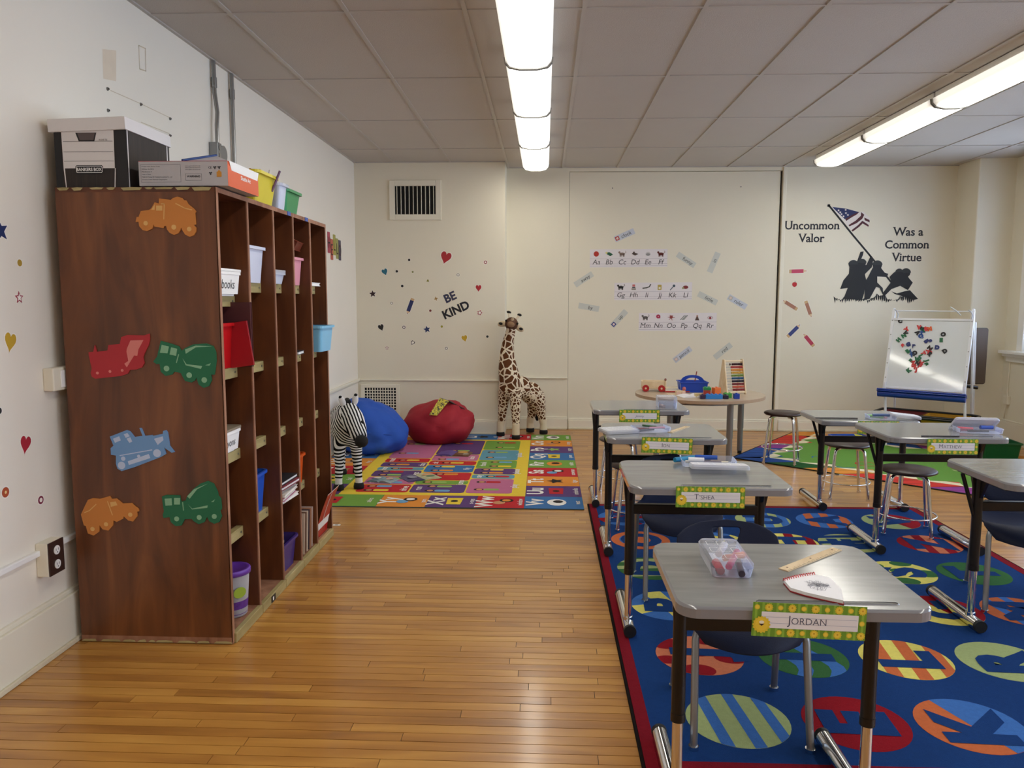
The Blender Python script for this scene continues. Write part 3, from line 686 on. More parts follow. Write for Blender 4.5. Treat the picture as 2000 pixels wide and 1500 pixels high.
foam('upper green cement mixer cutout, tilted nose up, beside the red loader', (160, 640), 7.143, GO1, MG, MGH,
 [[(1125,245),(1225,270),(1205,365),(1100,355)],[(1255,280),(1340,300),(1325,400),(1235,380)],[(1450,310),(1600,255),(1830,265),(1600,280),(1460,370)],[(1415,435),(1470,515),(1690,540),(1670,580),(1460,530)],('L',[(1360,380),(1330,495)],.004),[(1730,530),(1810,500),(1790,535)]], [(1192,575,40),(1508,668,40),(1718,735,40)])
foam('blue bulldozer cutout below the red loader on the cubby side', (150, 820), 6.25,
 [(415,210),(620,130),(660,145),(715,215),(815,200),(775,105),(800,105),(840,200),(930,190),(940,200),(1060,175),(1065,140),(1100,130),(1120,160),(1145,320),(1205,395),(1170,405),(1075,340),(1100,420),(1030,460),(720,580),(560,630),(510,600),(490,540),(490,440),(430,430),(425,350),(460,320)],
 MBL, MBH, [[(455,235),(530,205),(550,255),(480,285)],[(585,180),(630,165),(660,205),(610,225)],[(620,235),(665,215),(690,270),(655,285)],[(955,235),(1060,205),(1070,250),(1000,310)],[(635,510),(890,420),(910,470),(650,555)],('L',[(540,440),(930,370)],.004)], [(560,560,48),(580,478,28),(992,410,50),(768,448,20)])
foam('lower green cement mixer cutout at right near the cubby front edge', (150, 820), 6.25,
 [(1050,940),(1100,920),(1270,925),(1285,1000),(1340,990),(1360,930),(1430,850),(1520,780),(1610,750),(1680,780),(1730,880),(1740,930),(1770,960),(1780,1090),(1760,1110),(1780,1180),(1750,1250),(1690,1270),(1630,1240),(1600,1185),(1570,1250),(1500,1275),(1440,1240),(1415,1210),(1330,1215),(1290,1290),(1220,1300),(1160,1250),(1145,1190),(1070,1200),(1060,1160),(1075,1120)],
 MG, MGH, [[(1085,965),(1170,960),(1175,1045),(1095,1050)],[(1200,955),(1275,955),(1270,1035),(1200,1035)],[(1360,935),(1440,850),(1610,780),(1480,850),(1390,965)],[(1370,1035),(1420,1085),(1610,1045),(1605,1075),(1420,1095)],('L',[(1305,1010),(1315,1105)],.004),[(1650,1005),(1700,970),(1680,1005)]], [(1232,1210,32),(1506,1192,32),(1690,1180,32)])
foam('small orange dump truck cutout facing right at lower left of the cubby side', (150, 820), 6.25,
 [(65,1160),(110,1060),(150,980),(210,960),(290,970),(415,935),(435,970),(495,965),(570,1025),(680,1020),(730,1065),(765,1090),(770,1120),(745,1125),(750,1180),(700,1245),(640,1230),(585,1180),(580,1210),(500,1250),(460,1230),(455,1290),(400,1355),(330,1340),(290,1290),(285,1370),(220,1415),(150,1390),(125,1300),(100,1290)],
 MO, MOH, [[(420,1010),(490,1000),(510,1045),(430,1065)],('L',[(390,1000),(450,1165)],.004),('L',[(110,1135),(170,1110),(250,1035)],.004)], [(207,1335,28),(372,1277,28),(667,1160,28)])

# ------------------------------------------------------------------ bins and things in / on the cubby
def bin_(name, label, loc, w, d, h, m, rz=0, tap=.86, rim=.012, lid=None, group=None, tag_=None, cat='bin'):
    """open tapered tub: w along x, d along y"""
    t = thing(name, label, cat, loc, rz, group)
    def ring(k, z, e=0): return [(x * 1.0, y * 1.0, z) for x, y in rrect(-w / 2 * k - e, w / 2 * k + e, -d / 2 * k - e, d / 2 * k + e, .02 + e, 4)]
    mb = MB(); th = .003
    o = [ring(tap, 0), ring(1, h)]; inn = [ring(1, h, -th), ring(tap, th, -th)]
    n = len(o[0]); vs = o[0] + o[1] + inn[0] + inn[1]
    fs = [tuple(range(n))[::-1]]
    for k in range(3):
        fs += [(k * n + i, k * n + (i + 1) % n, (k + 1) * n + (i + 1) % n, (k + 1) * n + i) for i in range(n)]
    fs.append(tuple(range(3 * n, 4 * n)))
    mb.add(vs, fs, m); mb.obj('tub', t)
    mb = MB(); a = ring(1, h + .002, rim); b = ring(1, h - .012, rim); c_ = ring(1, h + .002, 0); e_ = ring(1, h - .012, -.0)
    vs = c_ + a + b + e_; fs = []
    for k in range(3): fs += [(k * n + i, k * n + (i + 1) % n, (k + 1) * n + (i + 1) % n, (k + 1) * n + i) for i in range(n)]
    mb.add(vs, fs, m); mb.obj('rim', t)
    if lid:
        MB().prism(rrect(-w / 2 - rim, w / 2 + rim, -d / 2 - rim, d / 2 + rim, .025), h + .001, h + .012, lid).obj('lid', t, bevel=.003)
    if tag_:
        txt, sz = tag_
        mb = MB(frame((w / 2 + .004, 0, h * .5), (0, 1, 0), (.12, 0, 1))); mb.flat(rrect(-d * .42, d * .42, -h * .42, h * .42, .002), 0, M_WHITE).text(txt, sz, .0, 0, .0008, M_INK); mb.obj('name_label', t)
    return t
PLW, PLP, PLR, PLB, PLU, PLO, PLY, PLG, PLC = C('d3d8ea', .35), C('e39aac', .35), C('c6161c', .3), C('1d56c0', .3), C('3a2a78', .3), C('d9561c', .3), C('d5c52a', .3), C('1e8a4f', .3), C('7fbfe0', .35)
Lc = lambda y: y
def colc(i): return (CY[i] + CY[i + 1]) / 2
bin_('storage_bin', 'white bin labelled books in the nearest column, upper shelf', (-1.475, 3.345, 1.502), .2, .27, .105, M_WHITE, lid=M_WHITE, tag_=('books', .04))
bin_('storage_bin', 'tall pale lavender bin in the second column, upper shelf', (-1.465, 3.70, 1.567), .17, .24, .17, PLW)
bin_('storage_bin', 'low clear plastic box in the third column, upper shelf', (-1.455, 4.01, 1.567), .16, .2, .06, M_LID, lid=M_LID, rim=.006)
bin_('storage_bin', 'pink bin in the fourth column, upper shelf', (-1.455, 4.315, 1.567), .15, .22, .15, PLP)
bin_('storage_bin', 'red bin on the second shelf of the nearest column', (-1.50, 3.36, 1.182), .2, .26, .2, PLR)
bin_('storage_bin', 'light blue bin sticking out of the farthest column', (-1.38, 4.61, 1.182), .17, .25, .15, PLC)
bin_('storage_bin', 'white bin labelled crayons in the nearest column', (-1.50, 3.345, .803), .2, .27, .1, M_WHITE, lid=C('8d7f6b', .6), tag_=('crayons', .034))
bin_('storage_bin', 'bright blue bin in the second column', (-1.50, 3.68, .433), .19, .27, .2, PLB)
bin_('storage_bin', 'orange bin in the fourth column', (-1.46, 4.31, .433), .13, .2, .17, PLO)
bp_ = bin_('storage_bin', 'dark purple bin of red and white pieces on bottom of third column', (-1.46, 4.0, .046), .2, .26, .16, PLU)
for k in range(16):
    px_, py_ = R.uniform(-.07, .07), R.uniform(-.1, .1)
    c_ = [PLR, M_WHITE, PLO][k % 3]
    tt = tag(MB().tube([(.016 * math.cos(a), .016 * math.sin(a), .004 * math.sin(a * 2)) for a in [2 * PI * j / 10 for j in range(10)]], .005, c_, 6, closed=True).obj('counting_ring', loc=(-1.46 + px_, 4.0 + py_, .165 + R.uniform(0, .03))),
             ['red', 'white', 'orange'][k % 3] + ' plastic ring in the dark purple bin', 'toy', 'plastic rings in the purple bin')
    tt.rotation_euler = (R.uniform(-1, 1), R.uniform(-1, 1), 0)
# folders and binders
def slab(name, label, cat, loc, dims, rot, m, edge=None, group=None):
    t = thing(name, label, cat, loc, 0, group); t.rotation_euler = rot
    a, b, c_ = dims
    MB().box(-a / 2, a / 2, -b / 2, b / 2, 0, .003, m).box(-a / 2, a / 2, -b / 2, b / 2, c_ - .003, c_, m).box(-a / 2, -a / 2 + .003, -b / 2, b / 2, 0, c_, m).obj('cover', t)
    MB().box(-a / 2 + .004, a / 2 - .004, -b / 2 + .004, b / 2 - .004, .0035, c_ - .0035, edge or M_WHITE).obj('pages', t)
    return t
slab('binder', 'dark maroon binder standing behind the red bin', 'binder', (-1.45, 3.475, 1.33), (.26, .29, .022), (PI / 2, 0, 0), C('4e2226', .6), C('5a262a', .6))
slab('folder', 'red folder leaning open out of the red bin', 'folder', (-1.41, 3.45, 1.28), (.19, .2, .01), (PI / 2, -.15, -.1), C('a81a26', .5), C('e8e3da', .6))
slab('notebook', 'reddish brown box leaning in the fourth column above the pink bin', 'box', (-1.47, 4.33, 1.80), (.2, .16, .05), (0, .45, .1), C('7e3018', .5), C('6a2812', .5))
slab('notebook', 'thin white booklet on the upper shelf of the farthest column', 'book', (-1.46, 4.61, 1.567), (.2, .18, .02), (0, 0, 0), M_WHITE)
slab('notebook', 'small dark notebook on a middle shelf of the fourth column', 'book', (-1.44, 4.30, 1.182), (.16, .14, .02), (0, 0, .1), C('22242c', .5))
for k in range(6):
    cc_ = [('1d1d22', 'black'), ('7a1c2c', 'maroon'), ('e5e0e6', 'white'), ('d8d2c8', 'cream'), ('b86a8c', 'pink'), ('e9e6e0', 'ivory')][5 - k]
    slab('book', '%s book in the stack on a low shelf of the third column' % cc_[1], 'book', (-1.46 + R.uniform(-.01, .03), 3.98 + R.uniform(-.01, .01), .433 + k * .02), (.22, .24, .018), (0, 0, R.uniform(-.1, .1)), C(cc_[0], .5), group='books stacked in the third column')
for k in range(6):
    c_ = ['cdb8a4', '7a5a48', 'd8c8b8', '4a3a44', 'c08a6a', 'b8a8a0'][k]
    slab('picture_book', ['sandy', 'dark brown', 'cream', 'plum', 'terracotta', 'greyish pink'][k] + ' thin picture book standing in the bottom of the fourth column', 'book', (-1.45, 4.24 + k * .03, .168), (.2, .23, .008), (PI / 2 - .12, 0, .0), C(c_, .5), group='picture books in the fourth column')
t = thing('poster_board', 'curved red and white board standing in bottom of farthest column', 'board', (-1.365, 4.605, .048))
mb = MB(); n = 8; RED_ = C('b0121c', .35)
def pb(a, b, m0, y0, y1):
    vs = []; 
    for i in range(n + 1):
        z = a + (b - a) * i / n; x = .0 + .085 * (z / .4) ** 1.5; z = z * .72; vs += [(x, y0, z), (x, y1, z)]
    mb.add(vs, [(2 * i, 2 * i + 1, 2 * i + 3, 2 * i + 2) for i in range(n)], m0, True)
for (a, b, m0) in ((0, .07, RED_), (.07, .078, M_WHITE), (.078, .14, M_WHITE), (.14, .385, RED_), (.385, .395, M_WHITE)): pb(a, b, m0, -.12, .13)
mb.obj('board', t)
mb = MB(); pb(.14, .39, M_WHITE, -.02, -.01); 
for v in mb.v: v.x += .0015
mb.obj('divider_line', t)
# craft bucket
t = thing('craft_bucket', 'clear craft tub with purple lid in the bottom near cubby', 'bucket', (-1.43, 3.40, .047))
MB().lathe([(.062, 0), (.066, .005), (.078, .185), (.0785, .2)], clear('bucket_plastic', 'd9d2e6', .45, .2), n=32).obj('tub', t)
mb = MB().lathe([(.0001, .214), (.068, .214), (.07, .219), (.083, .219), (.086, .214), (.086, .196), (.08, .194)], C('6a3aa8', .3), n=32); mb.obj('lid', t)
MB().lathe([(.0665, .012), (.0675, .03), (.0715, .075)], C('5b2b88', .5, var=.5, scale=60), n=32).obj('picture_band', t)
mb = MB(frame((.054, -.048, .12), (.66, .75, 0), (.05, -.04, 1))); mb.flat(circ(0, 0, .03, 18, ry=.026), .006, C('9db83a', .5)); mb.obj('green_badge', t)
MB().ell((0, 0, .09), (.05, .05, .08), C('3c3148', .6, var=.5, scale=50)).obj('contents', t)

# boxes on top
t = thing('document_box', 'black and white cardboard document box with lid on cubby top', 'box', (-2.015, 3.20, CT)); t.scale = (.93, .92, .93)
BW_, BD_, BH_ = .325, .40, .25
M_WG = wood('printed_woodgrain', [(.3, '17110f'), (.6, '2a201c'), (.8, '3a2d27')], (60, 60, 3), .6)
M_CARD = C('dedad8', .6, var=.03); M_CBLK = C('151214', .5)
MB().box(0, BW_, 0, BD_, 0, BH_, M_WG).obj('carton', t, bevel=.002)
F_ = frame((0, -.001, 0), (1, 0, 0), (0, 0, 1)); mb = MB(F_)
mb.flat(rrect(.0, .03, 0, BH_, .001), 0, M_CBLK).flat(rrect(.275, .325, 0, BH_, .001), 0, M_CBLK).flat([(.034, BH_), (.036, .085), (.268, .085), (.27, BH_)][::-1], .0005, M_CARD)
mb.flat([(.036, .085), (.042, 0), (.046, 0), (.042, .085)][::-1], .0006, M_CARD).flat([(.268, .085), (.262, 0), (.266, 0), (.272, .085)], .0006, M_CARD)
mb.flat([(.098, BH_ - .012), (.112, BH_ - .05), (.182, BH_ - .05), (.193, BH_ - .012)], .0008, M_CBLK)
mb.flat([(.107, BH_ - .014), (.117, BH_ - .044), (.178, BH_ - .044), (.186, BH_ - .014)], .0012, C('5e5352', .8))
for z in (.155, .115, .2): mb.flat([(.04, z), (.264, z), (.264, z + .0016), (.04, z + .0016)], .001, M_CBLK)
mb.flat(rrect(.09, .215, .062, .098, .008), .001, M_CBLK).flat(rrect(.093, .212, .065, .095, .007), .0013, M_WHITE).flat(rrect(.095, .21, .067, .093, .006), .0016, M_CBLK)
mb.text('BANKERS BOX', .014, .1525, .08, .0022, M_WHITE, bold=.02, sx=.86).text('R-KIVE 725', .007, .222, .207, .0015, M_CBLK, sx=.8); mb.obj('printed_front', t)
F_ = frame((BW_ + .001, 0, 0), (0, 1, 0), (0, 0, 1)); mb = MB(F_)
mb.flat(rrect(.004, .012, 0, BH_, .001), 0, M_CARD).flat(rrect(BD_ - .03, BD_ - .02, 0, BH_, .001), 0, M_CARD); mb.obj('printed_side', t)
MB(Matrix.Rotation(-.03, 4, 'Y')).box(-.012, BW_ + .012, -.012, BD_ + .012, BH_ - .01, BH_ + .045, M_CARD).obj('lid', t, bevel=.002)
t = thing('marker_carton', 'long grey and orange cardboard carton with open flap on cubby top', 'box', (-1.665, 3.195, CT + .006), .0)
L1, D1, H1 = .37, .34, .098
M_OR = C('d85a2c', .45); M_GRY = C('b5b2b4', .5)
MB().box(0, L1, 0, D1, 0, H1, M_GRY).obj('carton', t, bevel=.001)
mb = MB(frame((0, -.0008, 0), (1, 0, 0), (0, 0, 1)))
for k, (s_, ln) in enumerate((('Product name: Kit for 72 Art', 1), ('Address: No 28-36', 1), ('Manufacturer: A', 1), ('Made in China', 1), ('Made for Huang Shi Trading Consulting Co., Ltd', 1), ('Shenzhen Futian Shatoujie Chegongmiao', 1))):
    mb.text(s_, .0045, .014, .076 - k * .0105, 0, M_INK, align='l')
for st in stroke([(.01, .015), (.175, .015), (.175, .086), (.01, .086), (.01, .015)], .0008): mb.flat(st, .0003, M_INK)
for st in stroke([(.195, .022), (.262, .022), (.262, .048), (.195, .048), (.195, .022)], .0008): mb.flat(st, .0003, M_INK)
mb.text('WARNING', .008, .228, .038, .0003, M_INK, bold=.02)
for k in range(3): mb.text('www.support and service mail', .0036, .195, .078 - k * .007, 0, M_INK, align='l')
mb.text('CE', .008, .298, .073, .0, M_INK, bold=.01)
for (a, b) in ((.318, .073), (.336, .073), (.3, .05)):
    for q in range(3): mb.flat(rotp([(-.006, .003), (.003, .003), (.001, .006), (.007, .004), (.004, -.001)], q * 2.094, a, b), 0, M_INK)
mb.prism(rrect(.325, .345, .035, .056, .002), 0, .0004, C('c98a2c', .6)).flat([(.328, .056), (.335, .064), (.342, .056)], .0003, C('c98a2c', .6)); mb.obj('printed_front', t)
mb = MB(frame((L1 + .0008, 0, 0), (0, 1, 0), (0, 0, 1))); mb.flat(rrect(0, D1, 0, H1, .001), 0, M_OR).text('Shuttle Art', .017, .19, .052, .001, M_WHITE, bold=.02); mb.obj('printed_end', t)
MB(frame((L1 + .003, 0, H1), (0, 1, 0), (.12, 0, 1))).prism([(.008, .004), (.05, -.042), (.33, -.038), (.336, .004)][::-1], 0, .0015, M_WHITE).obj('flap', t)
MB().box(0, L1, 0, D1, H1, H1 + .002, C('a8323a', .5)).obj('top_edge', t)
t = thing('plastic_sleeve', 'clear plastic pouch with blue zip lying on the carton', 'pouch', (-1.42, 3.33, CT + .106), .3)
mb = MB(); mb.add([(-.1, -.1, 0), (.1, -.1, .0), (.02, .03, .05), (.1, .14, .002), (-.08, .14, .002)], [(0, 1, 2), (1, 3, 2), (3, 4, 2), (4, 0, 2)], M_LID); mb.obj('pouch', t)
MB().cyl((-.1, -.1, .004), (.02, .03, .052), .005, C('1d3f7c', .4), n=8).obj('zip', t)
bin_('storage_bin', 'yellow bin of art supplies on cubby top', (-1.45, 3.76, CT), .24, .27, .14, PLY, tap=.84)
bin_('storage_bin', 'translucent grey bin between the yellow and green bins on cubby top', (-1.44, 4.02, CT), .2, .12, .13, M_LID, tap=.86)
bin_('storage_bin', 'green bin with a rim on cubby top', (-1.45, 4.21, CT), .2, .24, .12, PLG, tap=.84)
slab('card_pack', 'teal box standing in the yellow bin on cubby top', 'box', (-1.47, 3.70, CT + .11), (.13, .08, .03), (PI / 2, 0, .2), C('2d86a4', .5), C('2d86a4', .5))
for k in range(5):
    c_ = [('2a2a30', 'black'), ('a83a2c', 'red'), ('b49a80', 'tan'), ('d8d0c8', 'white'), ('6a4a6c', 'purple')][k]
    tag(MB().cyl((0, 0, 0), (.02 * (k - 2), .01, .1), .006, C(c_[0], .4), n=8).obj('marker', loc=(-1.42 + k * .02, 3.74 + k * .025, CT + .07)), c_[1] + ' marker sticking out of the yellow bin on cubby top', 'marker')
for y in (4.06, 4.36):
    tag(MB().box(-.0, .003, 0, .05, -.02, .0, C('3a56a0', .6)).box(-.02, .003, 0, .05, 0, .0008, C('3a56a0', .6)).obj('tape_piece', loc=(CX1 + .002, y, CT)), 'blue tape piece on cubby top edge %s' % ('before the green bin' if y < 4.2 else 'past the green bin'), 'tape')
# ================================================================== WALL STICKERS
def wallframe(kind, p):
    if kind == 'L': return frame((0, 0, 0), (0, 1, 0), (0, 0, 1))
    return frame((0, 0, 0), (1, 0, 0), (0, 0, 1))
def heart(s_, tilt=0):
    pts = []
    for i in range(28):
        a = 2 * PI * i / 28; x = 16 * math.sin(a) ** 3; y = 13 * math.cos(a) - 5 * math.cos(2 * a) - 2 * math.cos(3 * a) - math.cos(4 * a)
        pts.append((x / 30 * s_ * .8, y / 30 * s_ * 1.05))
    return rotp(pts[::-1], tilt)
def star(r, n=5, k=.45, a0=PI / 2): return [((r if i % 2 == 0 else r * k) * math.cos(a0 + i * PI / n), (r if i % 2 == 0 else r * k) * math.sin(a0 + i * PI / n)) for i in range(2 * n)]
def stick(label, p, kind, col, shape, size, tilt=0, halo=True, off=.0, name='wall_sticker', cat='sticker', plane='B'):
    mb = MB(wallframe(plane, p)); m = C(col, .55); hl = C('f3eee4', .6)
    o_ = off
    if shape == 'heart': pts = heart(size, tilt); hp = [(x * 1.16, y * 1.13) for x, y in pts]
    elif shape == 'star': pts = rotp(star(size), tilt); hp = [(x * 1.2, y * 1.2) for x, y in pts]
    elif shape == 'spark': pts = rotp(star(size, 4, .4), tilt); hp = [(x * 1.2, y * 1.2) for x, y in pts]
    elif shape == 'flower': pts = [(size * (1 + .22 * math.cos(5 * a)) * math.cos(a), size * (1 + .22 * math.cos(5 * a)) * math.sin(a)) for a in [2 * PI * i / 40 for i in range(40)]]; hp = [(x * 1.2, y * 1.2) for x, y in pts]
    elif shape == 'tri': pts = rotp([(size * math.cos(a), size * math.sin(a)) for a in (PI / 2, PI / 2 + 2.09, PI / 2 + 4.19)], tilt); hp = [(x * 1.2, y * 1.2) for x, y in pts]
    else: pts = circ(0, 0, size, 20); hp = circ(0, 0, size * 1.25, 20)
    if halo: mb.prism(hp, .0, .0008, hl)
    mb.prism(pts, .0008, .0016, m)
    if kind == 'outline': mb.flat([(x * .62, y * .62) for x, y in pts], .002, hl)
    if kind == 'ring': mb.flat(circ(0, 0, size * .55, 16), .002, hl)
    if kind == 'ringdot': mb.flat(circ(0, 0, size * .3, 16), .002, C('e8c98a', .6))
    o = mb.obj(name, loc=p); return tag(o, label, cat)
YL = 8.5295
def B(x, y, Yp=YL): return onY(680 + x / 5, 420 + y / 5, Yp)
u5 = 8.53 / FPX / 5
for (lab, x, y, kind, col, shp, sz, tl) in [
 ('large red heart sticker, highest on the far left wall', 953, 412, '', 'a8242c', 'heart', 120, -.3),
 ('teal heart sticker at upper left of the wall sticker cluster', 357, 555, '', '1f6a80', 'heart', 66, .35),
 ('small upright red heart sticker right of the words', 1273, 712, '', 'b0242c', 'heart', 66, 0),
 ('black heart sticker below the dark star', 322, 1098, '', '1a1614', 'heart', 66, .35),
 ('gold heart sticker below the words', 1137, 1203, '', 'c8a428', 'heart', 66, .25),
 ('tiny black outlined heart sticker', 632, 1248, 'outline', '3a342c', 'heart', 46, -.6),
 ('dark maroon star sticker at far left of cluster', 240, 772, '', '2c1016', 'star', 36, .1),
 ('navy blue star sticker under the pencil sticker', 770, 1118, '', '1b2f5c', 'star', 37, .2),
 ('small red outlined star sticker lowest at left', 380, 1300, 'outline', '8a2e30', 'star', 21, 0),
 ('tan four point star sticker beside the words', 858, 818, '', 'a88444', 'spark', 24, .3),
 ('small olive triangle sticker above the words', 778, 643, '', '8a8430', 'tri', 18, 0),
 ('black dot sticker highest in the cluster', 595, 440, '', '141210', 'dot', 12, 0),
 ('black dot sticker right of the teal heart', 475, 552, '', '141210', 'dot', 12, 0),
 ('black dot sticker above the dark star and pencil', 528, 695, '', '1c1a10', 'dot', 13, 0),
 ('black dot sticker near the giraffe neck', 1360, 1187, '', '16201c', 'dot', 12, 0),
 ('faint olive dot sticker above the triangle', 630, 557, '', '8c8a50', 'dot', 10, 0),
 ('olive yellow dot sticker right of the navy star', 915, 1090, '', '969036', 'dot', 12, 0),
 ('brownish red dot sticker above the navy star', 803, 935, '', '7a3a30', 'dot', 12, 0),
 ('red ring sticker at upper right of the cluster', 1340, 462, 'ring', '8e2c2c', 'dot', 16, 0),
 ('grey olive ring sticker above the small red heart', 1073, 585, 'ring', '8a8670', 'dot', 15, 0),
 ('pale ring sticker left of the pencil sticker', 425, 863, 'ring', '8a8062', 'dot', 13, 0),
 ('dark ring sticker right of the black heart', 545, 1098, 'ring', '5a4a44', 'dot', 16, 0),
 ('grey ring sticker lowest beside the gold heart', 960, 1303, 'ring', '6a6a5a', 'dot', 14, 0),
 ('red flower outline sticker near the giraffe head', 1285, 955, 'outline', 'a03a40', 'flower', 21, 0)]:
    stick(lab, B(x, y), kind, col, shp, sz * u5, tl)
def words(label, p, lines, h, col, rot=0, name='wall_lettering', plane='B', shear=0, bold=.03, sx=1, gap=1.7):
    mb = MB(wallframe(plane, p))
    for i, l_ in enumerate(lines): mb.text(l_, h, 0 + math.sin(rot) * i * h * gap, -math.cos(rot) * i * h * gap, .001, C(col[i % len(col)], .5), rot=rot, shear=shear, bold=bold, sx=sx)
    return tag(mb.obj(name, loc=p), label, 'lettering')
words('dark BE KIND lettering slanting up the far left wall', B(995, 800), ['BE', ''], .088, ['33344e'], .42, bold=.035)
words('black KIND lettering below the word BE', B(1052, 925), ['KIND'], .09, ['14131c'], .42, bold=.035)
def pencil_st(label, a, b, wd, col, Yp):     # a = eraser end, b = tip
    c_ = (a + b) / 2; d = Vector((b.x - a.x, b.z - a.z)); L_ = d.length; an = math.atan2(d.y, d.x)
    mb = MB(wallframe('B', c_)); q = lambda ps: rotp(ps, an)
    h = L_ / 2; w2 = wd / 2
    mb.prism(q([(-h - .004, -w2 - .004), (h * .6, -w2 - .004), (h + .01, 0), (h * .6, w2 + .004), (-h - .004, w2 + .004)]), 0, .0006, C('f0eae0', .6))
    mb.flat(q([(-h, -w2), (-h * .72, -w2), (-h * .72, w2), (-h, w2)]), .001, C('c9a878', .6))
    mb.flat(q([(-h * .72, -w2), (h * .62, -w2), (h * .62, w2), (-h * .72, w2)]), .001, C(col, .5))
    mb.flat(q([(-h * .72, -w2 * .3), (h * .62, -w2 * .3), (h * .62, w2 * .3), (-h * .72, w2 * .3)]), .0014, C(col, .35, var=.3))
    mb.flat(q([(h * .62, -w2), (h, 0), (h * .62, w2)]), .001, C('dcc09a', .6)).flat(q([(h * .88, -w2 * .32), (h, 0), (h * .88, w2 * .32)]), .0014, C(col, .5))
    tag(mb.obj('pencil_sticker', loc=c_), label, 'sticker')
pencil_st('blue pencil sticker pointing down on the far left wall', B(632, 815), B(576, 970), 7.5 / 178, '26305e', YL)
YV = YB - .0005
V = lambda x, y: onY(1500 + x / 4.689, 380 + y / 4.689, YV)
pencil_st('pink pencil sticker lying level, highest beside the mural', V(193, 700), V(355, 695), .042, 'c0405e', YV)
pencil_st('tan pencil sticker pointing up left below the apple', V(268, 1048), V(135, 965), .04, 'a8745c', YV)
pencil_st('tan pencil sticker pointing down beside the other tan one', V(345, 970), V(398, 1120), .04, 'a8745c', YV)
pencil_st('blue pencil sticker pointing up right, low by the wall joint', V(178, 1300), V(295, 1185), .042, '34427e', YV)
pencil_st('pink pencil sticker tilted, lowest beside the mural', V(420, 1385), V(325, 1270), .042, 'b83a54', YV)
p = V(243, 818); mb = MB(wallframe('B', p)); mb.prism([(x * .026 * (1 + .12 * abs(math.sin(a))), y * .026) for a, x, y in [(a, math.cos(a), math.sin(a) - .12 * (abs(math.cos(a)) < .3)) for a in [2 * PI * i / 24 for i in range(24)]]], 0, .001, C('b81e26', .5))
for st in stroke([(0, .02), (.006, .036)], .005): mb.flat(st, .0014, C('3a2a1a', .6))
tag(mb.obj('apple_sticker', loc=p), 'small red apple sticker between the pencil stickers', 'sticker')
u1 = abs(XL) / 3.0
for (lab, px, py, kind, col, shp, sz, tl) in [
 ('navy star sticker cut by left picture edge on left wall', 0, 452, '', '1b2c5e', 'star', .045, .2), ('gold dot sticker on left wall under the navy star', 38, 515, '', 'b59236', 'dot', .0135, 0),
 ('red outlined star sticker on left wall', 37, 583, 'outline', '9a2438', 'star', .026, 0), ('gold heart sticker on left wall', 20, 668, '', 'c6a02e', 'heart', .075, -.25),
 ('black dot sticker on left wall at picture edge', -1, 804, '', '1a1a1a', 'dot', .012, 0), ('red heart sticker on left wall', 50, 868, '', 'ad2234', 'heart', .072, -.25),
 ('orange brown ring sticker low on left wall', 11, 963, 'ringdot', 'b0502c', 'dot', .02, 0), ('maroon ring sticker low on left wall near the cubby', 80, 978, 'ring', '7e2440', 'dot', .017, 0)]:
    q = onX(px, py, XL + .0006); stick(lab, q, kind, col, shp, sz, tl, plane='L')
q0 = onX(653, 483, XL + .0006); mb = MB(wallframe('L', q0)); q1 = onX(640, 483, XL); q2 = onX(666, 483, XL); W_ = (q2.y - q1.y)
for i, (ch, c_, dz) in enumerate((('H', 'b04456', .03), ('E', 'bc5a48', -.03), ('L', 'a9a04c', .02), ('L', '9c9a58', -.01), ('O', '4e4656', -.02))):
    a = -W_ / 2 + i * W_ / 5; mb.prism(rrect(a, a + W_ / 5.3, dz - .1, dz + .1, .01), 0, .001 + .0003 * i, C(c_, .55)); mb.text(ch, .11, a + W_ / 10, dz, .003, C('3a1a20', .6), sx=.9)
tag(mb.obj('hello_sticker', loc=q0), 'colourful HELLO letter sticker on left wall past the cubby', 'sticker')

# alphabet strips and word cards on the painted board
YP = YB + .0075
def card_at(px, py): return onY(px, py, YP)
M_STRIP = C('e2dcdc', .6, var=.02); M_CARDW = C('c9cbc2', .5, var=.03); M_CARDB = C('c5cad4', .5, var=.03)
def animal(mb, x, y, s_, col, k=0):
    m = C(col, .6); z = .0016
    mb.flat(circ(x, y, .5 * s_, 14, ry=.26 * s_), z, m)
    for dx in (-.36, -.18, .2, .36): mb.flat([(x + dx * s_ - .06 * s_, y - .5 * s_), (x + dx * s_ + .06 * s_, y - .5 * s_), (x + dx * s_ + .08 * s_, y), (x + dx * s_ - .08 * s_, y)], z, m)
    mb.flat(circ(x - .5 * s_, y + .28 * s_, .2 * s_, 10), z + .0002, m)
    for st in stroke([(x + .45 * s_, y + .1 * s_), (x + .7 * s_, y + .3 * s_), (x + .6 * s_, y + .55 * s_)], .08 * s_): mb.flat(st, z, m)
